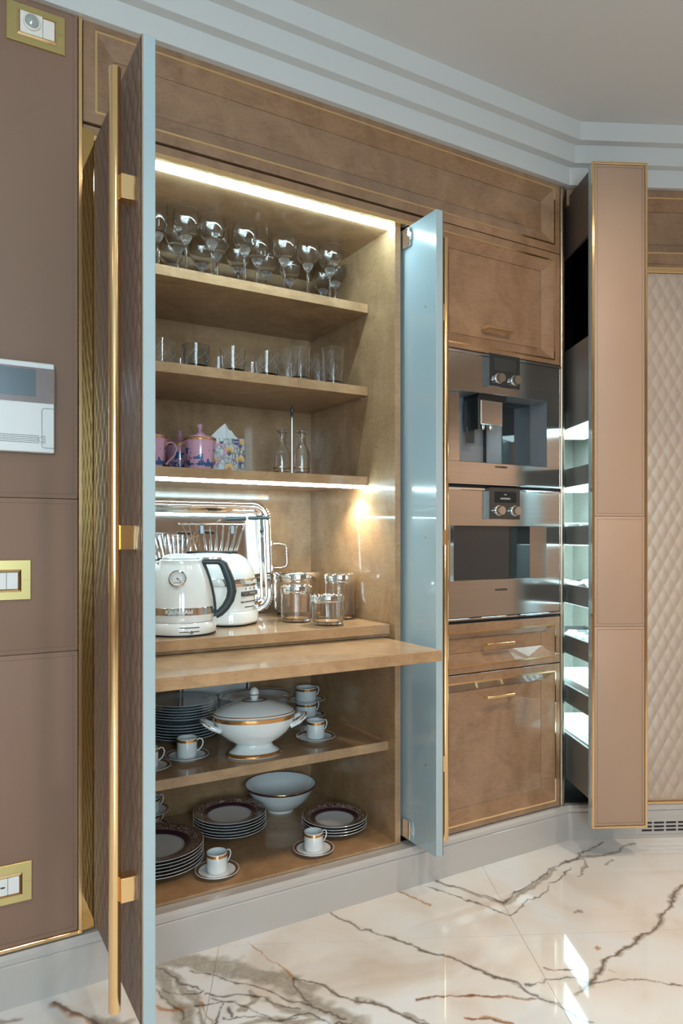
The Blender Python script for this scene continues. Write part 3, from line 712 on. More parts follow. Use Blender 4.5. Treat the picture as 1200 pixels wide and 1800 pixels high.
MB().box(.045, .279, YL-.026, YL, 1.3475, 1.5665, bev=.002).build('body', 'plastic_white', ic, smooth=0)
scn = MB().box(.045, .2795, YL-.029, YL-.024, 1.468, 1.553, bev=.0006).build('screen', 'screen_mirror', ic, smooth=0)
MB().box(.07, .236, YL-.0296, YL-.0288, 1.482, 1.548).build('display', 'steel_dark', scn, smooth=0)
hs = MB()
for i in range(5):
    for k in range(46):
        xx = .085+k*.0038
        if .244 < xx < .252: continue
        hs.box(xx, xx+.0026, YL-.0264, YL-.0255, 1.370+i*.0042, 1.3715+i*.0042)
hs = hs.build('speaker_holes', 'black', ic, smooth=0); hs['kind'] = 'stuff'
def pathxz(pts, y): return [(a, y, b) for a, b in pts]
hd = MB(); hd.tube(pathxz([(.279, 1.456), (.256, 1.456), (.2515, 1.453), (.2505, 1.448), (.2505, 1.365), (.2515, 1.361), (.256, 1.359), (.279, 1.359)], YL-.0262), .0006, 6)
hd.tube(pathxz([(.250, 1.386), (.245, 1.384), (.2425, 1.379), (.245, 1.374), (.250, 1.372)], YL-.0262), .0005, 6); hd.build('flap_outline', 'steel_dark', ic)

# ================================================================ RIGHT-HAND WALL (own frame)
def w2thing(name, label, cat, x, z, y=0): return thing(name, label, cat, W2(x, y, z), TH)
ow = w2thing('overhead_cabinet', 'burl wood overhead front with gold inlay above the diamond quilted wall', 'cabinet', 0, 0)
MB().box(.2105, 1.88, .035, .3, 2.18, 2.462).build('body', 'burl_wood', ow, smooth=0, world=False)
framed('door', (.2105, 1.88, 2.183, 2.464), (.225, 1.84, 2.224, 2.4325), (.27, 1.79, 2.262, 2.389), ow, .012, world=False)
MB().box(.2105, 1.88, .006, .035, 2.147, 2.158, bev=.0008).build('gold_strip', 'polished_gold', ow, smooth=0, world=False)
MB().box(.2105, 1.88, .010, .035, 2.159, 2.1705, bev=.0008).build('gold_strip', 'polished_gold', ow, smooth=0, world=False)
MB().box(.2, 1.88, .014, .035, 2.1712, 2.182).build('rail', 'burl_wood', ow, smooth=0, world=False)
qw = w2thing('quilted_wall_panel', 'diamond quilted beige leather wall panel right of the pulled-out larder', 'panel', 0, 0)
quilt('quilted_leather', .214, 1.88, .1375, 2.146, .012, .0085, 'quilted_leather', qw, nx=9, nz=10)
MB().box(.2105, 1.88, .013, .05, .13, 2.146).build('backing', 'leather_door', qw, smooth=0, world=False)
MB().box(.2105, 1.88, -.001, .013, .1295, .1365, bev=.0006).build('gold_strip', 'polished_gold', qw, smooth=0, world=False)
qo = thing('quilted_wall_panel', 'quilted leather panel on the wall behind the viewer, seen only as reflection', 'panel', (3.6, -2.2, 0), R(180))
quilt('quilted_leather', 0, 1.75, .15, 2.3, -.01, .0085, 'quilted_leather', qo, nx=6, nz=6)
qf = thing('quilted_wall_panel', 'quilted leather panel on the far right wall, seen only as reflection in the steel', 'panel', (3.95, 0, 0), R(-90))
quilt('quilted_leather', -1.0, 2.1, .15, 2.4, -.012, .0085, 'quilted_leather', qf, nx=6, nz=6)
# vent
vg = w2thing('vent_grille', 'white vent grille with rows of rounded slots in the skirting at right', 'vent', .25, 0)
MB().box(.0045, .9, -.0022, .001, .016, .0735, bev=.0005).build('cover_plate', 'kick_lacquer', vg, smooth=0, world=False)
for r_, z in enumerate((.0592, .045, .031)):
    for k in range(-1, 12):
        x = .0315+k*.0472
        if x < .005: continue
        MB().box(x, x+.0405, -.0030, -.0018, z-.0034, z+.0034, bev=.0033, seg=4, axis='y').build('slot', 'black', vg, smooth=0, world=False)
# pull-out larder
pl = w2thing('pull_out_larder', 'tall pull-out larder with leather front in a gold frame and stacked grey trays', 'larder', .108, .12)
PX0, PX1, PY = .010, .2095, -.190
def L(mb, name, mat, parent=None, **k):
    par = parent or pl; off = (.108, 0, .12)
    mb.v = [(v[0]-off[0], v[1]-off[1], v[2]-off[2]) for v in mb.v]
    return mb.build(name, mat, par, world=False, **k)
L(MB().box(PX0-.0005, PX1, PY+.006, PY+.031, .122, 2.455, bev=.0012), 'front_panel', 'white_lacquer', smooth=0)
mb = MB(); w_ = .0085
mb.box(PX0, PX0+w_, PY-.002, PY+.007, .120, 2.457, bev=.0008); mb.box(PX1-w_, PX1, PY-.002, PY+.007, .120, 2.457, bev=.0008)
mb.box(PX0+w_, PX1-w_, PY-.002, PY+.007, .120, .1275, bev=.0008); mb.box(PX0+w_, PX1-w_, PY-.002, PY+.007, 2.4485, 2.457, bev=.0008)
L(mb, 'gold_frame', 'polished_gold', smooth=0)
L(MB().box(PX0+w_, PX1-w_, PY+.0035, PY+.0062, .13, 2.446), 'backing', 'thread')
st = MB()
for z0, z1 in ((.1285, .8266), (.8272, 1.2137), (1.2143, 2.4475)):
    L(MB().box(PX0+w_+.001, PX1-w_-.001, PY, PY+.006, z0, z1, bev=.0018, seg=2), 'leather_panel', 'leather_door')
    for zz in (z0+.010, z1-.010):
        xx = PX0+w_+.010
        while xx < PX1-w_-.010: st.box(xx, xx+.0034, PY-.0006, PY+.001, zz-.0007, zz+.0007); xx += .0062
    for xx in (PX0+w_+.0105, PX1-w_-.0105):
        zz = z0+.010
        while zz < z1-.010: st.box(xx-.0007, xx+.0007, PY-.0006, PY+.001, zz, zz+.0034); zz += .0062
so = L(st, 'stitching', 'thread', smooth=0); so['kind'] = 'stuff'
BX0, BX1, BY0, BY1 = .010, .200, PY+.032, .330
L(MB().box(BX0, BX0+.012, BY0, BY1, 2.214, 2.436, bev=.0008), 'side_board', 'leather_door', smooth=0).data.materials[0] = MT['larder_brown']
LEV = [(1.556, 1.855), (1.332, 1.401), (1.113, 1.182), (.890, .961), (.6965, .7655), (.507, .575), (.215, .390)]
for k, (z0, z1) in enumerate(LEV):
    b_ = MB(); b_.box(BX0, BX0+.010, BY0, BY1, z0, z1, bev=.0008); b_.box(BX1-.010, BX1, BY0, BY1, z0, z1, bev=.0008); b_.box(BX0+.010, BX1-.010, BY1-.010, BY1, z0, z1)
    b_.box(BX0+.010, BX1-.010, BY0, BY1-.010, z0+.004, z0+.014)
    bo = L(b_, 'drawer', 'grey_metal', smooth=0)
for z0, z1 in LEV[:6]:
    L(MB().box(BX0+.011, BX1-.011, BY0+.01, BY1-.012, z0-.003, z0+.0036), 'light_panel', 'led_panel', smooth=0)
# larder niche
ni = w2thing('larder_niche', 'pale maple lined niche the larder slides out of, lit inside, upper panels blackened as shade', 'cabinet', 0, .13)
def Nn(mb, name, mat):
    mb.v = [(v[0], v[1], v[2]-.13) for v in mb.v]; return mb.build(name, mat, ni, smooth=0, world=False)
for z0, z1, m_ in ((.131, 1.62, 'pale_maple'), (1.6205, 2.455, 'black')):  # upper panels black: the shade of the void is put into the colour
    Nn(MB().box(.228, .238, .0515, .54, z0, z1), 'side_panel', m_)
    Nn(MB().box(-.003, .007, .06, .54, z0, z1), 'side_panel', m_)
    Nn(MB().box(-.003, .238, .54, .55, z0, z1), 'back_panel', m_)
Nn(MB().box(-.003, .209, .03, .54, .1295, .135), 'bottom_panel', 'black')
Nn(MB().box(.212, .2275, .056, .066, .30, 1.50), 'light_strip', 'led_panel')
Nn(MB().box(.0, .209, .02, .05, 2.40, 2.462), 'top_rail', 'burl_wood')

# white trays and packets in the larder drawers (own frame again)
def w2obj(mb, name, mat, label, cat, x, y, z, group=None, smooth=35):
    t_ = w2thing(name, label, cat, x, z, y); mb.build('body', mat, t_, world=False, smooth=smooth)
    if group: t_['group'] = group
    return t_
def ribbed(w_, d_, h_):
    mb = MB(); mb.box(-w_/2, w_/2, -d_/2, d_/2, 0, h_*.55, bev=.008, seg=2)
    for k in range(5):
        x_ = -w_/2+.018+k*(w_-.036)/4
        mb.box(x_-.009, x_+.009, -d_/2+.01, d_/2-.14, h_*.5, h_*.85, bev=.006, seg=2)
    mb.box(-w_/2+.004, w_/2-.004, d_/2-.13, d_/2-.01, h_*.5, h_, bev=.016, seg=3)
    return mb
zt = .5215
t_ = w2obj(ribbed(.165, .40, .085), 'ribbed_rack', 'tray_plastic', 'white ribbed plastic rack in the second lowest larder drawer', 'rack', .105, .07, zt)
t_ = w2obj(ribbed(.165, .40, .19), 'ribbed_rack', 'tray_plastic', 'white ribbed plastic rack standing in the lowest larder drawer', 'rack', .105, .07, .2295)
bt = MB()
for k in range(3): bt.lathe([(.0, 0), (.026, .0), (.033, .01), (.033, .09), (.026, .12), (0, .12)], 20, (0, 0, 0))
zt = .711
for k in range(4):
    m1 = MB().tube([(0, -.07, .032), (0, -.05, .032), (0, .05, .032), (0, .07, .032)], [.022, .031, .031, .014], 18)
    t_ = w2obj(m1, 'bottle', 'tray_plastic', ['white bottle lying nearest the front in the third lowest larder drawer', 'white bottle lying second in the third lowest larder drawer', 'white bottle lying third in the third lowest larder drawer', 'white bottle lying deepest in the third lowest larder drawer'][k], 'bottle', .055+.0, -.07+k*.1, zt, 'bottles in the larder')
    t_.rotation_euler = (0, 0, TH+R(78)); t_.location = W2(.105, -.09+k*.075, zt)
    MB().tube([(0, -.02, .032), (0, .02, .032)], .0318, 18).build('label_band', 'steel_dark', t_, world=False)
# whisk-like wires and a cloth in the fourth drawer
zt = .9045
cl = MB(); rr = random.Random(3); rows = []
for i in range(10):
    rows.append([(-.08+.16*j/9, -.18+.40*i/9, .050+.010*rr.random()+.008*math.sin(i*1.3+j)) for j in range(10)])
vs = [v for r_ in rows for v in r_]; cl.add(vs, [(i*10+j, i*10+j+1, (i+1)*10+j+1, (i+1)*10+j) for i in range(9) for j in range(9)])
vb = [(v[0], v[1], 0) for v in vs]; cl.add(vb, [(i*10+j, (i+1)*10+j, (i+1)*10+j+1, i*10+j+1) for i in range(9) for j in range(9)])
ring = [j for j in range(10)]+[i*10+9 for i in range(1, 10)]+[90+j for j in range(8, -1, -1)]+[i*10 for i in range(8, 0, -1)]
cl.f += [(ring[k], ring[(k+1) % len(ring)], 100+ring[(k+1) % len(ring)], 100+ring[k]) for k in range(len(ring))]; cl.m += [0]*len(ring)
w2obj(cl, 'folded_cloth', 'tray_plastic', 'white folded cloth filling the larder drawer level with the oven bottom', 'cloth', .105, .05, zt)
zt = 1.128
for k in range(3):
    w2obj(MB().box(-.07, .07, -.06, .06, 0, .062+.004*k, bev=.008, seg=2), 'packet', 'tray_plastic', ['white packet nearest the front in the larder drawer above the cloth', 'middle white packet in the larder drawer above the cloth', 'rearmost white packet in the larder drawer above the cloth'][k], 'packet', .105, -.09+k*.14, zt, 'packets in the larder')

# ================================================================ CEILING LAMPS (out of frame, they light the room)
for k, (x, y) in enumerate(((.50, .62), (1.30, .50), (-.8, .6), (1.95, .55), (3.35, -.35), (3.35, -1.25))):  # far right pair added to brighten the wall mirrored in the steel
    t_ = thing('ceiling_spotlight', ['recessed ceiling spotlight nearest the tall cabinet', 'recessed ceiling spotlight before the right cabinet door', 'recessed ceiling spotlight above the leather panel', 'recessed ceiling spotlight before the oven column', 'recessed ceiling spotlight added to brighten the far right wall, nearer one', 'recessed ceiling spotlight added to brighten the far right wall, farther one'][k], 'lamp', (x, y, 2.655), 0, 'recessed ceiling spotlights')
    MB().lathe([(.034, 0), (.045, 0), (.046, .004), (.046, .009), (.034, .009)], 28, (0, 0, 0), close=True).build('ring', 'chrome', t_, world=False)
    MB().lathe([(.033, .003), (.033, .008), (0, .008)], 24).build('lens', 'lamp_glow', t_, world=False)
    d = bpy.data.lights.new('spot_light', 'SPOT'); d.energy = (46, 46, 40, 62, 80, 80)[k]; d.color = WARM; d.spot_size = R(105); d.spot_blend = .7; d.shadow_soft_size = .035
    l = bpy.data.objects.new('spot_light', d); COL.objects.link(l); l.parent = t_; l.location = (0, 0, -.01)
tl = thing('ceiling_spotlight', 'tilted recessed ceiling spotlight aimed at the larder and the upper cabinet', 'lamp', (1.30, .05, 2.655), 0, 'recessed ceiling spotlights')
MB().lathe([(.034, 0), (.045, 0), (.046, .004), (.046, .009), (.034, .009)], 28, (0, 0, 0), close=True).build('ring', 'chrome', tl, world=False)
MB().lathe([(.033, .003), (.033, .008), (0, .008)], 24).build('lens', 'lamp_glow', tl, world=False)
d = bpy.data.lights.new('spot_light', 'SPOT'); d.energy = 75; d.color = WARM; d.spot_size = R(48); d.spot_blend = 1; d.shadow_soft_size = .035
l = bpy.data.objects.new('spot_light', d); COL.objects.link(l); l.parent = tl; l.location = (0, 0, -.01)
l.rotation_euler = (Vector((1.92, 1.86, 1.66))-Vector((1.30, .05, 2.645))).to_track_quat('-Z', 'Y').to_euler()
# the little spotlight under the third shelf
d = bpy.data.lights.new('shelf_spot', 'SPOT'); d.energy = 8.0; d.color = (1, .86, .62); d.spot_size = R(120); d.spot_blend = .6; d.shadow_soft_size = .012
l = bpy.data.objects.new('shelf_spot', d); COL.objects.link(l); l.location = (1.292, 2.16, 1.308)

# ================================================================ CROCKERY
def arc(cx, cz, r, a0, a1, n, y=0): return [(cx+r*math.cos(R(a0+(a1-a0)*k/n)), y, cz+r*math.sin(R(a0+(a1-a0)*k/n))) for k in range(n+1)]
def revolve(o, prof, seg=36, mat='glass', name='bowl', world=False, **k): return MB().lathe(prof, seg, **k).build(name, mat, o, world=world)

def goblet(label, loc):
    g = thing('wine_glass', label, 'glass', loc, 0, 'stemmed glasses on the top shelf')
    # foot and stem
    revolve(g, [(0, 0), (.034, 0), (.0345, .0012), (.030, .0022), (.010, .005), (.0048, .010), (.0042, .02), (.0042, .080), (.0052, .088), (0, .088)], 24, 'glass', 'stem')
    revolve(g, [(0, .0885), (.0055, .089), (.011, .096), (.0165, .106), (.0185, .112), (.0165, .1135), (0, .1135)], 24, 'frosted_glass', 'cut_base', flute=.03, nfl=12)
    out = [(0, .1142), (.019, .1145), (.028, .121), (.036, .133), (.0402, .149), (.0405, .163), (.0385, .180), (.0365, .1915)]
    inn = [(.0352, .1915), (.0372, .180), (.0392, .163), (.0389, .149), (.0348, .1345), (.027, .1235), (.018, .1172), (0, .1168)]
    revolve(g, out+inn, 32, 'glass', 'bowl')
    return g
def flute_glass(label, loc):
    g = thing('champagne_flute', label, 'glass', loc)
    revolve(g, [(0, 0), (.031, 0), (.0315, .0012), (.010, .004), (.0048, .009), (.0042, .02), (.0042, .085), (.0052, .093), (0, .093)], 24, 'glass', 'stem')
    revolve(g, [(0, .0935), (.0055, .094), (.0125, .104), (.0165, .117), (.0145, .1195), (0, .1195)], 24, 'frosted_glass', 'cut_base')
    out = [(0, .120), (.017, .1205), (.0245, .135), (.0285, .16), (.029, .19), (.0275, .222), (.0262, .247)]
    inn = [(.0252, .247), (.0264, .222), (.0278, .19), (.0272, .16), (.0232, .137), (.0155, .1235), (0, .123)]
    revolve(g, out+inn, 32, 'glass', 'bowl')
flute_glass('tall champagne flute at the left end of the top shelf', (.622, 2.18, S1))
def cz(p, z): # image column and depth -> plan
    l = (p-600)/1260*z; return (cy*l+sy_*z, -sy_*l+cy*z)
GL = [(327.5, 2.200, 'wine glass at the shelf front, directly right of the champagne flute'), (373, 2.243, 'wine glass at the shelf front, second right of the champagne flute'),
      (430, 2.30, 'wine glass at the shelf front, third right of the champagne flute'), (499.5, 2.385, 'wine glass at the shelf front, third from the right'),
      (541, 2.432, 'wine glass at the shelf front, second from the right'), (580, 2.475, 'wine glass at the shelf front, rightmost one'),
      (452, 2.385, 'wine glass in the second row, just right behind the third front glass'), (312.5, 2.29, 'wine glass in the second row, between flute and first front glass'),
      (380.7, 2.34, 'wine glass in the second row, just right behind the second front glass'),
      (301.4, 2.43, 'wine glass at the back, lowest seen one behind the flute'), (354.7, 2.43, 'wine glass at the back, seen between the first two front glasses'),
      (418, 2.46, 'wine glass at the back, seen left of the third front glass'), (468, 2.50, 'wine glass at the back, seen in the gap before the third glass from the right'),
      (510, 2.57, 'wine glass at the back, behind the third glass from the right'), (568, 2.68, 'wine glass at the back, seen left of the rightmost glass'), (589.6, 2.60, 'wine glass at the back, seen right of the rightmost glass')]
g0 = None
for p, z, lab in GL:
    x, y = cz(p, z); x = min(x, X1-.044); y = min(max(y, 2.144), YB-.045)
    if g0 is None: g0 = goblet(lab, (x, y, S1))
    else: dup(g0, (x, y, S1), R(17*len(bpy.data.objects) % 360), lab)

# tumblers
def tumbler(label, loc, r, h, tall, mat='glass'):
    g = thing('tumbler', label, 'glass', loc, 0, 'tumblers on the second shelf')
    rb = r*.86; th = .0016; b = .010 if tall else .007
    out = [(0, 0), (rb-.002, 0), (rb, .002), (r, h)]; inn = [(r-th, h), (rb-.0022, b+.002), (rb-.005, b), (0, b)]
    revolve(g, out+inn, 36, mat, 'body')
    # engraved crossing arcs
    e = MB()
    for k in range(6):
        a0 = k*60; pts = []
        for s in range(9):
            u = s/8; zz = h*(.25+.62*u); rr_ = rb+(r-rb)*zz/h+.0002; a = R(a0+70*u+14*math.sin(u*3.1)); pts.append((rr_*math.cos(a), rr_*math.sin(a), zz))
        e.tube(pts, .00035, 4); e.tube([(p_[0]*math.cos(R(2*a0))-p_[1]*math.sin(R(2*a0)), -(p_[0]*math.sin(R(2*a0))+p_[1]*math.cos(R(2*a0))), p_[2]) for p_ in pts], .00035, 4)
    e.build('engraving', 'frosted_glass', g, world=False)
    return g
TB = [(284, 2.20, 0, 'low tumbler at the left end of its shelf, beside the quilted door'), (344, 2.235, 2, 'low smoky tumbler at the shelf front, second from the left'),
      (410.6, 2.285, 0, 'low tumbler with warm lit rim at the shelf front, in the middle'), (469.7, 2.345, 0, 'low tumbler at the shelf front, just left of the tall tumblers'),
      (316, 2.45, 0, 'low tumbler at the back, faintly seen left of the smoky one'), (384, 2.43, 0, 'low tumbler in the back row, between the smoky and the middle one'), (443, 2.50, 0, 'low tumbler in the back row, right of the middle one'),
      (528, 2.41, 1, 'tall engraved tumbler at the front, left one of the front pair'), (585.8, 2.475, 1, 'tall engraved tumbler at the front, rightmost on the shelf'),
      (505, 2.50, 1, 'tall tumbler at the back, left behind the front pair'), (559, 2.58, 1, 'tall tumbler at the back, seen between the front pair')]
proto = {}
for p, z, kind, lab in TB:
    x, y = cz(p, z); x = min(x, X1-.045); y = min(max(y, 2.156), YB-.05)
    if kind not in proto: proto[kind] = tumbler(lab, (x, y, S2), *(((.0435, .078, False), (.0385, .130, True), (.0435, .072, False, 'dark_glass'))[kind]))
    else: dup(proto[kind], (x, y, S2), R(23*len(proto)+p), lab)

# pink lidded mugs
def mug(label, loc, rz):
    g = thing('lidded_mug', label, 'mug', loc, rz, 'pink lidded mugs')
    out = [(0, 0), (.034, 0), (.0385, .003), (.0405, .012), (.0425, .020), (.0445, .05), (.0475, .080), (.0498, .0945), (.0492, .0955)]
    inn = [(.0465, .0950), (.0440, .080), (.041, .05), (.037, .02), (.030, .006), (0, .006)]
    b = revolve(g, out+inn, 48, 'pink_china', 'body', flute=.006, nfl=14)
    revolve(g, [(.0500, .0925), (.0506, .0935), (.0506, .0955), (.0500, .0965)], 48, 'gilding', 'gold_rim')
    ld = revolve(g, [(0, .097), (.0496, .097), (.0505, .099), (.049, .1015), (.040, .106), (.028, .110), (.018, .116), (.010, .122), (.0065, .125), (0, .125)], 40, 'pink_china', 'lid')
    ld.data.materials[0] = MT['pink_plain']
    k = MB().lathe([(0, .125), (.005, .125), (.0045, .130), (.008, .138), (.0095, .143), (.006, .147), (0, .148)], 8).build('knob', 'pink_plain', ld, world=False)
    revolve(ld, [(.0506, .0985), (.0511, .0992), (.0508, .1005), (.0496, .1015)], 40, 'gilding', 'gold_band')
    pts = [(.042, 0, .070), (.050, 0, .080), (.062, 0, .083), (.073, 0, .076), (.078, 0, .062), (.073, 0, .045), (.062, 0, .032), (.052, 0, .022), (.046, 0, .014)]
    MB().tube(pts, [.0045, .0035, .003, .003, .003, .003, .003, .0032, .004], 10).build('handle', 'pink_plain', g, world=False)
    return g
pm('pink_plain', (.50, .27, .37), .18, coat=.8)
m0 = mug('pink and blue lidded mug in front, directly left of the tissue box', (*cz(351.5, 2.262), S3), R(-28))
dup(m0, (*cz(265, 2.21), S3), R(-24), 'pink and blue lidded mug half hidden by the quilted door')
dup(m0, (*cz(316, 2.40), S3), R(40), 'pink and blue lidded mug standing behind, between two others')

# tissue box
tb = thing('tissue_box', 'patterned cardboard tissue box with a white tissue poking out', 'box', (*cz(392.5, 2.43), S3), R(-14))
TW, TD, THh = .132, .118, .117
MB().box(-TW/2, TW/2, -TD/2, TD/2, 0, THh, bev=.008, seg=4, axis='z').build('carton', 'box_print', tb, smooth=40, world=False)
ts = MB(); prof = [(-.055, 0), (-.035, .020), (-.018, .038), (-.004, .050), (.006, .058), (.010, .052), (.016, .038), (.028, .032), (.036, .018), (.052, .004)]
n_ = len(prof); vs = []
for sgn in (-1, 1):
    for k, (a, b) in enumerate(prof): vs.append((a, sgn*(.004+.010*abs(math.sin(k*1.7)))*(1-b/.07), THh+b))
    for k, (a, b) in enumerate(prof): vs.append((a*.8, sgn*(.012+.012*abs(math.sin(k*2.3))), THh-.001))
for s_ in (0, 2*n_): ts.add([], [])
ts.v = vs; ts.f = [(s_+k, s_+k+1, s_+n_+k+1, s_+n_+k) for s_ in (0, 2*n_) for k in range(n_-1)]+[(k, k+1, 2*n_+k+1, 2*n_+k) for k in range(n_-1)]; ts.m = [0]*len(ts.f)
ts.build('tissue', 'tissue', tb, smooth=25, world=False)
fg, fp = MB(), MB(); yq = -TD/2-.0004
def petal(mb, x, z, a, l, w_, y):
    pts = []
    for k in range(10):
        t_ = 2*math.pi*k/10; u, v = w_*math.sin(t_), l/2+l/2*math.cos(t_)
        pts.append((x+u*math.cos(a)+v*math.sin(a), y, z-u*math.sin(a)+v*math.cos(a)))
    mb.add(pts, [tuple(range(10))])
for ix, (fx, fz) in enumerate([(-.040, .084), (.012, .062), (.048, .032), (.012, .006), (-.040, .030), (.048, .088), (-.014, .098)]):
    if fz < .09:
        for a in (-52, -26, 0, 26, 52):
            petal(fg, fx, fz+.006, R(a), .024 if abs(a) < 30 else .020, .0038, yq)
    for a in (-28, 0, 28): petal(fp, fx, fz-.003, R(a), .014, .0022, yq-.0002)
fg.build('gold_print', 'print_gold', tb, smooth=0, world=False)['kind'] = 'stuff'; fp.build('purple_print', 'print_purple', tb, smooth=0, world=False)['kind'] = 'stuff'
lg = MB(); lx, lz = .036, .107
lg.add([(lx-.010, yq-.0004, lz+.007), (lx+.010, yq-.0004, lz+.007), (lx+.010, yq-.0004, lz-.006), (lx+.006, yq-.0004, lz-.010), (lx, yq-.0004, lz-.012), (lx-.006, yq-.0004, lz-.010), (lx-.010, yq-.0004, lz-.006)], [tuple(range(7))])
lo = lg.build('badge', 'print_purple', tb, smooth=0, world=False)
text('badge_text', 'Kleenex', .0055, lo, Matrix.Translation((lx, yq-.0008, lz-.001)) @ FRONT, 'print_white', bold=.0001)

# cruet
cr = thing('cruet_stand', 'slim metal cruet stand with tall finial rod and two rings', 'stand', (*cz(513, 2.43), S3), R(-28))
mb = MB(); mb.tube([(0, 0, .002), (0, 0, .198)], .0024, 12); mb.tube([(-.05, 0, .003), (.05, 0, .003)], .0022, 8)
mb.build('rod', 'chrome', cr, world=False)
MB().lathe([(0, .197), (.004, .197), (.0065, .203), (.0035, .209), (.0075, .214), (.0065, .224), (0, .238)], 16).build('finial', 'steel_dark', cr, world=False)
for s_ in (-1, 1):
    MB().tube([(s_*.034+.0295*math.cos(2*math.pi*k/28), .0295*math.sin(2*math.pi*k/28), .024) for k in range(29)], .0014, 6, cap=False).build('ring', 'polished_gold', cr, world=False)
def bottle_(label, loc):
    g = thing('glass_bottle', label, 'bottle', loc, 0, 'cruet bottles')
    out = [(0, .0046), (.025, .0046), (.0268, .007), (.0268, .068), (.0255, .078), (.0185, .092), (.0128, .104), (.0112, .115), (.0112, .138)]
    revolve(g, out+[(.0096, .138), (.0096, .115), (.0112, .105), (.017, .093), (.0238, .078), (.025, .068), (.025, .011), (.023, .009), (0, .009)], 28, 'glass', 'body')
    revolve(g, [(.0085, .1255), (.009, .1385), (.016, .1390), (.017, .1415), (.015, .1435), (.019, .146), (.019, .150), (.014, .152), (0, .152), (0, .1265)], 24, 'glass', 'stopper')
    return g
for s_, lab in ((-1, 'clear glass cruet bottle left of the finial rod'), (1, 'clear glass cruet bottle right of the finial rod')):
    bottle_(lab, (cr.location.x+s_*.034*math.cos(R(-28)), cr.location.y+s_*.034*math.sin(R(-28)), S3))

# glass jars with silver lids
def jar(label, x, y, r, h, lid):
    g = thing('glass_jar', label, 'jar', (x, y, CT), R(40*len(label) % 360), 'glass jars with silver lids')
    hb = h-lid
    out = [(0, 0), (r*.80, 0), (r*.86, .003), (r*.88, .008), (r*.93, .014), (r*.98, .022), (r*.985, hb)]
    inn = [(r*.985-.0022, hb), (r*.98-.0022, .024), (r*.9, .014), (r*.82, .010), (0, .010)]
    revolve(g, out+inn, 44, 'glass', 'body')
    ld = revolve(g, [(0, hb-.004), (r*.97-.003, hb-.004), (r*.97-.003, hb+.0005), (r, hb+.0005), (r*1.01, hb+.003), (r*1.01, h-.005), (r*.98, h-.001), (0, h)], 44, 'silver', 'lid')
    k = MB()
    for i in range(10):
        a = 2*math.pi*i/10
        for q in range(3): k.lathe([(.006-.0012*q, 0), (.0045-.001*q, .0012), (0, .0016)], 8, (r*(.3+.25*q)*math.cos(a+q*.3), r*(.3+.25*q)*math.sin(a+q*.3), h-.0012))
    k.build('embossing', 'silver', ld, world=False)
    return g
jar('wide glass jar with silver lid at the back left, next to the tray handle', 1.190, 2.365, .086, .160, .030)
jar('tall narrow glass jar with silver lid at the back right, by the side wall', 1.272, 2.195, .0545, .158, .028)
jar('medium glass jar with silver lid, front left of the four jars', 1.100, 2.190, .0545, .124, .024)
jar('small low glass jar with silver lid, frontmost of the four jars', 1.150, 2.060, .0545, .098, .022)

# silver tray leaning on the back wall
tr = thing('silver_tray', 'large rectangular silver tray with beaded rim leaning on the back wall', 'tray', (.808, 2.490, CT+.001)); tr.rotation_euler = (R(-5), 0, 0)
TRX, TRZ, rad = .343, .425, .07
def rrect(inset, y):
    x0, x1, z0, z1 = -TRX+inset, TRX-inset, inset, TRZ-inset; r_ = max(rad-inset, .02); pts = []
    for (cx_, cz_, a0) in ((x1-r_, z1-r_, 0), (x0+r_, z1-r_, 90), (x0+r_, z0+r_, 180), (x1-r_, z0+r_, 270)):
        for k in range(11):
            a = R(a0+9*k); pts.append((cx_+r_*math.cos(a), y, cz_+r_*math.sin(a)))
    return pts
mb = MB(); mb.loft([rrect(.0, .004), rrect(.0, -.004), rrect(.006, -.008), rrect(.012, -.006), rrect(.020, -.009), rrect(.030, -.006), rrect(.037, .000), rrect(.045, .004), rrect(.0465, .0043), rrect(.050, .0043)], cap=False)
L_ = rrect(.050, .0043); n_ = len(mb.v); mb.add(L_, [tuple(range(len(L_)))]); mb.add(rrect(.0, .006), [tuple(range(44))]); mb.loft([rrect(.0, .004), rrect(.0, .006)], cap=False)
mb.build('plate', 'silver', tr, world=False, smooth=50)
bd = MB(); P_ = rrect(.003, -.006); per = []
for k in range(len(P_)):
    a, b = Vector(P_[k]), Vector(P_[(k+1) % len(P_)]); nseg = max(1, int((b-a).length/.006))
    for q in range(nseg): per.append(a+(b-a)*q/nseg)
for p_ in per: bd.box(p_.x-.0019, p_.x+.0019, -.0085, -.005, p_.z-.0019, p_.z+.0019)
bo = bd.build('beading', 'silver', tr, world=False, smooth=0); bo['kind'] = 'stuff'
for s_ in (-1, 1):
    X_ = s_*TRX
    h_ = MB().tube([(X_-s_*.008, -.008, .262), (X_+s_*.03, -.012, .262), (X_+s_*.054, -.012, .258), (X_+s_*.060, -.012, .245), (X_+s_*.060, -.012, .185), (X_+s_*.054, -.012, .172), (X_+s_*.03, -.012, .168), (X_-s_*.008, -.008, .168)], .0048, 12)
    for z_ in (.235, .225, .215, .205, .195): h_.lathe([(.0065, -.0025), (.0075, 0), (.0065, .0025)], 12, (X_+s_*.060, -.012, z_))
    for z_ in (.262, .168): h_.lathe([(.0095, -.009), (.0095, .009)], 14, (X_-s_*.004, -.009, z_))
    h_.build('handle', 'silver', tr, world=False)

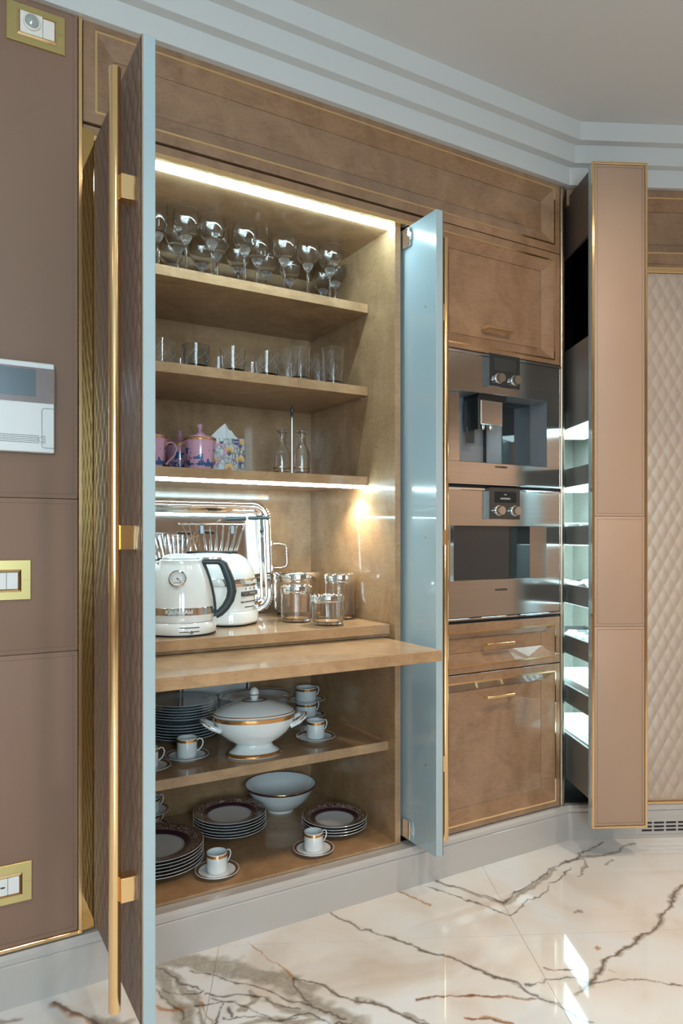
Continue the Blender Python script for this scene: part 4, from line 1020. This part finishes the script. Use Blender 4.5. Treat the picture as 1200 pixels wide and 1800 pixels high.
# kettle
kt = thing('electric_kettle', 'cream white electric kettle with thermometer dial and black handle', 'kettle', (*cz(318, 2.15), CT), R(-20))
kt.scale = (1.07, 1.07, 1.07)
kx, ky = kt.location.x, kt.location.y
print('kettle', kx, ky)
revolve(kt, [(0, 0), (.094, 0), (.096, .002), (.096, .004)], 56, 'black', 'foot')
b_ = revolve(kt, [(0, .0045), (.095, .0045), (.098, .010), (.098, .026), (.094, .033), (.0905, .036), (0, .036)], 56, 'enamel', 'base')
revolve(kt, [(0, .037), (.0905, .037), (.0918, .042), (.0920, .060), (.0912, .078), (.089, .098), (.084, .125), (.077, .152), (.069, .175), (.0615, .190), (.0588, .197), (.0592, .203), (.0560, .207), (.050, .207), (0, .2065)], 56, 'enamel', 'body')
revolve(kt, [(0, .2072), (.050, .2072), (.0525, .210), (.048, .216), (.030, .221), (.012, .2225), (0, .2225)], 48, 'enamel', 'lid')
revolve(kt, [(.0921, .056), (.0930, .057), (.0922, .076), (.0913, .077)], 56, 'chrome', 'band')
def cylmap(r, a, z): return (r*math.sin(a), -r*math.cos(a), z)
# local -Y of the kettle looks at the lens; writing wraps the band
def wrap_text(parent, body, size, rfun, a0, z, mat):
    o = text('lettering', body, size, parent, Matrix.Identity(4), mat, extrude=.0002, bold=.00025)
    for v in o.data.vertices:
        r_ = rfun; a = a0+v.co.x/r_; v.co = Vector(cylmap(r_+v.co.z, a, z+v.co.y))
    return o
wrap_text(kt, 'KitchenAid', .0165, .0932, R(-1), .0665, 'plastic_white')
# dial
dq = thing('tmp', '', ''); bpy.data.objects.remove(dq)
dial = MB().lathe([(.0185, 0), (.0195, .006), (.0165, .009), (.0155, .006), (0, .006)], 36).build('dial_ring', 'chrome', kt, world=False)
M = Matrix.Rotation(R(-4), 4, 'Z') @ Matrix.Translation((0, -.0765, .154)) @ Matrix.Rotation(R(90-16), 4, 'X') @ Matrix.Scale(1.22, 4)
dial.matrix_local = M
MB().lathe([(.0153, .0063), (0, .0064)], 32).build('dial_face', 'plastic_white', dial, world=False)
nd = MB(); nd.box(-.0006, .0006, -.002, .011, .0068, .0074, rot=(R(-130), (0, 0, 0))); nd.lathe([(.0018, .0066), (.0018, .0078), (0, .0078)], 10)
for k in range(15):
    a = R(-30+k*240/14); nd.box(-.0003, .0003, .0110, .0135, .0066, .0070, rot=(a-R(90), (0, 0, 0)))
nd.box(-.009, .009, -.0098, -.0086, .0066, .007); nd.build('needle', 'steel_dark', dial, world=False, smooth=0)
# handle: strap down the side and outer loop
hp = [(.058, 0, .201), (.068, 0, .199), (.085, 0, .199), (.104, 0, .199), (.116, 0, .192), (.126, 0, .170), (.137, 0, .140), (.141, 0, .115), (.136, 0, .092), (.123, 0, .070), (.108, 0, .055), (.095, 0, .048)]
hr = [.009, .008, .0078, .009, .0118, .0128, .0135, .0135, .0128, .012, .0115, .011]
hn = MB().tube(hp, hr, 14).build('handle', 'handle_black', kt, world=False)
hn.rotation_euler = (0, 0, R(0))
mb = MB().tube([(p_[0]+.0075, 0, p_[2]+.004) for p_ in hp[4:]], .0045, 8, flat=2.0); mb.build('handle_trim', 'chrome', hn, world=False)
MB().box(.060, .112, -.010, .010, .205, .211, bev=.002, seg=2).build('handle_cap', 'chrome', hn, world=False)
sp_p = [(.0915, 0, .045), (.0925, 0, .06), (.0915, 0, .08), (.089, 0, .10), (.084, 0, .127), (.077, 0, .154), (.069, 0, .177), (.060, 0, .198)]
MB().tube(sp_p, .006, 10, flat=1.6).build('handle_strap', 'handle_black', hn, world=False)
mb = MB(); mb.tube([(-.060, 0, .165), (-.078, 0, .182), (-.092, 0, .197), (-.098, 0, .205)], [.020, .017, .012, .009], 14); mb.build('spout', 'enamel', kt, world=False)
def wrapped_bar(parent, name, r, a0, a1, z, hh, mat, proud=.0005):
    mb = MB(); n = 10
    vs = []
    for k in range(n+1):
        a = a0+(a1-a0)*k/n; vs.append(cylmap(r+proud, a, z-hh)); vs.append(cylmap(r+proud, a, z+hh))
    mb.add(vs, [(2*k, 2*k+2, 2*k+3, 2*k+1) for k in range(n)]); return mb.build(name, mat, parent, world=False)
wrapped_bar(kt, 'scale_line', .098, R(0), R(32), .0245, .0012, 'black'); sl = wrapped_bar(kt, 'slider_slot', .098, R(0), R(32), .0135, .0012, 'black')
mb = MB(); c_ = cylmap(.098, R(17), .0135); c2 = cylmap(.110, R(17), .0135); mb.tube([c_, c2], .0045, 16); mb.build('slider_knob', 'chrome', kt, world=False)

# toaster
to = thing('toaster', 'cream white rounded toaster with chrome band and wire racks standing in its slots', 'toaster', (.835, 2.285, CT), R(-52))
def sup(a, b, n, z, N=48):
    pts = []
    for k in range(N):
        t_ = 2*math.pi*k/N; c_, s_ = math.cos(t_), math.sin(t_)
        pts.append((a*math.copysign(abs(c_)**(2/n), c_), b*math.copysign(abs(s_)**(2/n), s_), z))
    return pts
HL = .150
MB().loft([sup(HL-.007, .092, 3.2, .000), sup(HL-.005, .094, 3.2, .006)]).build('foot', 'black', to, world=False)
MB().loft([sup(HL-.004, .096, 3.2, .0065), sup(HL, .100, 3.2, .012), sup(HL, .100, 3.2, .038), sup(HL-.004, .097, 3.2, .048)]).build('base', 'enamel', to, world=False)
MB().loft([sup(HL-.009, .092, 3.0, .0485), sup(HL-.009, .092, 3.0, .148), sup(HL-.011, .0905, 3.0, .168), sup(HL-.018, .085, 2.9, .190), sup(HL-.031, .076, 2.8, .210), sup(HL-.048, .063, 2.7, .224), sup(HL-.068, .046, 2.6, .233), sup(.05, .026, 2.5, .236)]).build('body', 'enamel', to, world=False)
MB().loft([sup(HL-.0075, .0935, 3.0, .128), sup(HL-.0065, .0945, 3.0, .130), sup(HL-.0065, .0945, 3.0, .151), sup(HL-.0075, .0935, 3.0, .153)], cap=False).build('band', 'chrome', to, world=False)
sl_ = MB()
for s_ in (-1, 1): sl_.box(-.088, .080, s_*.016-.010, s_*.016+.010, .2305, .2385, bev=.002)
sl_ = sl_.build('slot', 'black', to, smooth=0, world=False)
gr = MB()
for k in range(13):
    x_ = -.083+k*.0128
    gr.tube([(x_, -.027, .2390), (x_+.004, .027, .2390)], .0009, 5)
gr.build('slot_grid', 'chrome', sl_, world=False)
# control end (local +X)
ex = HL-.009
MB().box(ex-.014, ex+.003, -.047, .047, .096, .112, bev=.0034, seg=3).build('control_panel', 'steel_dark', to, world=False)
for k in range(3): MB().box(ex+.0025, ex+.0055, -.042+k*.029, -.017+k*.029, .0995, .1085, bev=.001).build('button', 'chrome', to, world=False)
MB().box(ex-.012, ex+.0012, -.030, .048, .0770, .0795).build('scale_line', 'black', to, smooth=0, world=False)
MB().box(ex-.012, ex+.0012, -.048, -.038, .0765, .0795).build('scale_line', 'black', to, smooth=0, world=False)
MB().box(ex-.012, ex+.0012, -.030, .048, .0600, .0625).build('slider_slot', 'black', to, smooth=0, world=False)
MB().tube([(ex, .030, .0612), (ex+.017, .030, .0612)], .0058, 16).build('slider_knob', 'chrome', to, world=False)
SIDE = Matrix.Rotation(R(90), 4, 'Z') @ FRONT
text('lettering', 'KitchenAid', .0165, to, Matrix.Translation((HL-.0062, .002, .1405)) @ SIDE, 'plastic_white', bold=.0002)
for k in range(3): MB().box(ex-.001, ex+.0008, -.028+k*.026, -.022+k*.026, .1175, .122).build('symbol', 'steel_dark', to, smooth=0, world=False)
# sandwich racks
def rack(label, y0, top, hx):
    g = thing('sandwich_rack', label, 'rack', (*cz(378, 2.40), CT), R(-16), 'sandwich racks')
    mb = MB(); x0, x1 = -.118, .105
    for dy, r_ in ((0, .0024), (.010, .0016), (-.010, .0016)): mb.tube([(x0, y0+dy, top), (x1, y0+dy, top)], r_, 8)
    for xx in (x0, x1): mb.tube([(xx, y0-.010, top), (xx, y0+.010, top)], .0016, 6)
    for k in range(10):
        xx = x0+.008+k*(x1-x0-.016)/9
        xb = max(-.070, min(.075, xx*.72))
        for q in (-1, 1): mb.tube([(xx, y0+q*.010, top), (xb+.004*q, y0*.8+q*.005, .2415)], .0012, 6)
        mb.tube([(xx-.006, y0-.006, top+.003), (xx+.006, y0+.006, top+.003)], .0012, 6)
    mb.build('wire_grid', 'chrome', g, world=False)
    for xx in (-.045, .055): MB().box(xx-.006, xx+.006, y0-.0135, y0-.0105, top-.032, top-.004, bev=.001).build('clip', 'steel_dark', g, world=False, smooth=0)
    wr_ = MB()
    for q in (-1, 1): wr_.tube([(hx-.035+q*.006, y0-q*.006, top), (hx-.012+q*.004, y0-q*.005, top+.016), (hx+.002, y0, top+.018)], .0016, 6)
    wr_.build('handle_wire', 'chrome', g, world=False)
    MB().tube([(hx, y0, top+.018), (hx+.002, y0, top+.018), (hx+.054, y0, top+.019), (hx+.060, y0, top+.019), (hx+.063, y0, top+.019), (hx+.070, y0, top+.019), (hx+.072, y0, top+.019)], [.005, .0066, .0068, .0048, .007, .007, .005], 14).build('handle', 'handle_black', g, world=False)
    return g
rack('wire sandwich rack in the near toaster slot, its black handle further left', -.014, .330, .030)
rack('wire sandwich rack in the far toaster slot, its black handle further right', .016, .334, .112)

# ---- plates, cups, tureen
def plate_prof(r, h=.02, foot=.55, th=.0028):
    return [(0, .0028), (r*foot-.004, .0028), (r*foot-.002, 0), (r*foot+.002, 0), (r*foot+.004, .0025), (r*.66, .0045), (r*.74, h*.55), (r*.97, h-.0012), (r, h), (r*.99, h+.0012), (r*.97, h+.0008), (r*.745, h*.62+.0016), (r*.66, .0078), (r*foot, .0062), (0, .0062)]
PM = {}
def plate_obj(name, label, cat, loc, r, mat, h=.02, group=None, sy=1, foot=.55, rz=0):
    key = (r, mat, h, sy)
    if key not in PM:
        mb = MB().lathe([(a*1.0, z) for a, z in plate_prof(r, h, foot)], 56, sy=sy); PM[key] = mb.mesh(name, mat)
        # decoration is laid out for unit radius
        m_ = MT[mat].copy(); mp_ = [n for n in m_.node_tree.nodes if n.type == 'MAPPING'][0]
        mp_.inputs['Scale'].default_value = (1/r, 1/(r*sy), 0); PM[key].materials[0] = m_
    o = bpy.data.objects.new(name, PM[key]); COL.objects.link(o); o.location = loc; o.rotation_euler = (0, 0, rz)
    return tag(o, label, cat, group)
def stack(n, x, y, z, r, mat, pitch, what, where, group, h=.02, jit=.0015):
    rr = random.Random(n)
    for k in range(n):
        idx = n-1-k; word = 'lowest' if k == 0 else ORD[idx]
        plate_obj('plate', '%s, %s of %s' % (what, word, where), 'plate', (x+rr.uniform(-jit, jit), y+rr.uniform(-jit, jit), z+k*pitch), r, mat, h, group)
stack(6, .614, 2.185, ZB, .147, 'ornate_plate', .0098, 'burgundy rimmed dinner plate', 'the bottom left stack', 'ornate plates, left stack')
stack(6, .908, 2.315, ZB, .124, 'ornate_plate', .0094, 'burgundy rimmed soup plate', 'the middle floor stack', 'ornate plates, middle stack')
stack(4, 1.222, 2.145, ZB, .112, 'ornate_plate', .0090, 'burgundy rimmed plate', 'the bottom right stack', 'ornate plates, right stack')
stack(6, .765, 2.384, S4, .120, 'shaded_white_plate', .0095, 'plain white plate', 'the lower half of the tall plain stack', 'plain plates, lower half', h=.016)
stack(6, .765, 2.384, S4+.066, .117, 'shaded_white_plate', .0088, 'plain white plate', 'the upper half of the tall plain stack', 'plain plates, upper half', h=.016)
# group behind the tureen
stack(1, 1.040, 2.325, S4, .135, 'banded_plate', .009, 'banded white plate', 'the pile behind the tureen', 'pile behind the tureen')
PX_, PY_ = 1.040, 2.325
plate_obj('plate', 'large banded plate, lowest of the pile right behind the tureen', 'plate', (PX_, PY_, S4+.009), .125, 'banded_plate', .02, 'pile behind the tureen')
for k in range(4): 
    bw = MB().lathe([(0, .003), (.032, .003), (.034, 0), (.037, 0), (.039, .004), (.062, .016), (.078, .034), (.082, .042), (.0805, .042), (.076, .036), (.060, .020), (.036, .009), (0, .008)], 44).build('bowl', 'porcelain')
    bw.location = (PX_, PY_, S4+.0165+k*.0135); tag(bw, '%s white bowl nested in the pile behind the tureen' % ['lowest', 'second lowest', 'second highest', 'highest'][k], 'bowl', 'nested bowls')
o = plate_obj('platter', 'oval platter with dark rim lying on top of the bowls behind the tureen', 'platter', (PX_-.025, PY_+.01, S4+.100), .135, 'gilt_platter', .022, sy=.80)
lean = plate_obj('platter', 'large white platter standing on edge against the back, behind the tureen lid', 'platter', (.925, 2.517, S4+.1365), .137, 'gilt_platter', .016, sy=.999)
lean.rotation_euler = (R(86), 0, 0)

def cup(name, label, loc, r, h, rz, group):
    g = thing(name, label, 'cup', loc, rz, group)
    out = [(0, .0015), (r*.80, .0015), (r*.82, 0), (r*.90, 0), (r*.97, .004), (r, .010), (r, h)]
    revolve(g, out+[(r-.0018, h), (r-.002, .011), (r*.85, .005), (0, .004)], 40, 'porcelain', 'body')
    revolve(g, [(r+.0001, h-.011), (r+.0005, h-.0108), (r+.0005, h-.003), (r+.0001, h-.0028)], 40, 'gilding', 'gold_band')
    hh = h*.82
    MB().tube([(r-.001, 0, hh), (r+.006, 0, hh+.006), (r+.014, 0, hh+.004), (r+.018, 0, hh-.006), (r+.015, 0, hh-.018), (r+.007, 0, hh-.028), (r-.001, 0, h*.28)], [.0022, .002, .002, .002, .002, .002, .0024], 8).build('handle', 'porcelain', g, world=False)
    return g
def saucer(label, loc, r, group): return plate_obj('saucer', label, 'saucer', loc, r, 'saucer_china', .013, group, foot=.5)
SPOTS = [((.698, 2.136, S4), .067, 'left of the tureen, on the lower shelf', -20), ((1.136, 2.120, S4), .066, 'right of the tureen, on the lower shelf', 10),
         ((.565, 2.09, S4), .067, 'half hidden by the quilted door', -5), ((.757, 2.035, ZB), .066, 'before the dinner plates, on the cabinet floor', 12), ((1.076, 2.022, ZB), .066, 'before the bottom right plate stack', 2)]
c0 = None
for (x, y, z), r_, wh, rz in SPOTS:
    saucer('gold rimmed saucer of the espresso cup '+wh, (x, y, z), r_, 'espresso saucers')
    lab = 'white espresso cup with gold band '+wh
    if c0 is None: c0 = cup('espresso_cup', lab, (x, y, z+.0068), .0305, .058, R(rz), 'espresso cups')
    else: dup(c0, (x, y, z+.0068), R(rz), lab)
# tea cups stacked, right rear of lower shelf, and far left on the floor
def two(x, y, z, wh, rz, n=2):
    zz = z
    for k in range(n):
        wd = 'lower' if k == 0 else 'upper'
        saucer('%s saucer of the teacup pile %s' % (wd, wh), (x, y, zz), .073, 'tea saucers')
        cup('teacup', '%s white teacup with gold band, %s' % (wd, wh), (x, y, zz+.0068), .0395, .050, R(rz), 'teacups'); zz += .0570
two(1.245, 2.400, S4, 'right behind the tureen', 5)
two(.665, 2.455, ZB, 'at the far left behind the dinner plates', 10)

# serving bowl
sb = thing('serving_bowl', 'large white serving bowl with dark gold rim on the cabinet floor', 'bowl', (1.138, 2.398, ZB))
revolve(sb, [(0, .002), (.044, .002), (.046, 0), (.050, 0), (.051, .006), (.056, .010), (.085, .026), (.108, .052), (.122, .078), (.130, .094), (.1285, .095), (.119, .078), (.105, .054), (.083, .030), (.05, .014), (0, .012)], 64, 'porcelain', 'body')
revolve(sb, [(.1275, .0875), (.1305, .094), (.1298, .0960), (.1282, .0960), (.1278, .0950)], 64, 'dark_line', 'rim_band')
revolve(sb, [(.1300, .0935), (.1308, .0945), (.1305, .0955)], 64, 'gilding', 'gold_line')

# tureen
tu = thing('tureen', 'oval white porcelain soup tureen with gold bands and egg-knobbed lid', 'tureen', (.892, 2.070, S4), R(-13))
OV = .70
def ovr(prof, name, mat, par=None, seg=72): return MB().lathe(prof, seg, sy=OV).build(name, mat, par or tu, world=False)
ovr([(0, .001), (.086, .001), (.088, .004), (.086, .007), (.074, .017), (.060, .027), (.056, .036), (.063, .042), (.085, .054), (.108, .074), (.122, .096), (.1275, .115), (.128, .128), (.125, .128), (.124, .115), (.115, .092), (.09, .066), (.05, .05), (0, .048)], 'body', 'porcelain')
ovr([(.0885, .0045), (.0892, .006), (.0868, .011), (.0815, .0145), (.0805, .0135)], 'foot_band', 'gilding')
ovr([(.1280, .115), (.1286, .116), (.1292, .1268), (.1284, .1275)], 'gold_band', 'gilding')
ld = ovr([(0, .128), (.126, .1285), (.130, .131), (.1285, .1345), (.118, .142), (.095, .154), (.065, .164), (.035, .170), (.012, .172), (0, .172)], 'lid', 'porcelain')
ovr([(.1288, .1340), (.1292, .1352), (.1270, .1366), (.1262, .1360)], 'gold_line', 'gilding', ld)
MB().lathe([(.040, .1697), (.0405, .1705), (.0360, .1715), (.0355, .1706)], 48, sy=OV*1.05).build('dark_ring', 'dark_line', ld, world=False)
kn = MB().lathe([(0, .171), (.010, .171), (.011, .174), (.0135, .181), (.0150, .189), (.0142, .198), (.010, .206), (.004, .210), (0, .2105)], 32).build('knob', 'porcelain', ld, world=False)
MB().lathe([(.0149, .1865), (.0154, .1872), (.0155, .1888), (.0151, .1895)], 32).build('knob_line', 'dark_line', ld, world=False)
for s_ in (-1, 1):
    h_ = MB().tube([(s_*.108, -.030, .088), (s_*.135, -.031, .100), (s_*.155, -.022, .112), (s_*.161, 0, .116), (s_*.155, .022, .112), (s_*.135, .031, .100), (s_*.108, .030, .088)], [.0085, .0085, .0075, .0072, .0075, .0085, .0085], 14).build('handle', 'porcelain', tu, world=False)
    MB().tube([(s_*.140, -.0385, .105), (s_*.157, -.0285, .117), (s_*.1685, 0, .119), (s_*.157, .0285, .117), (s_*.140, .0385, .105)], .0014, 6).build('gold_line', 'gilding', h_, world=False)
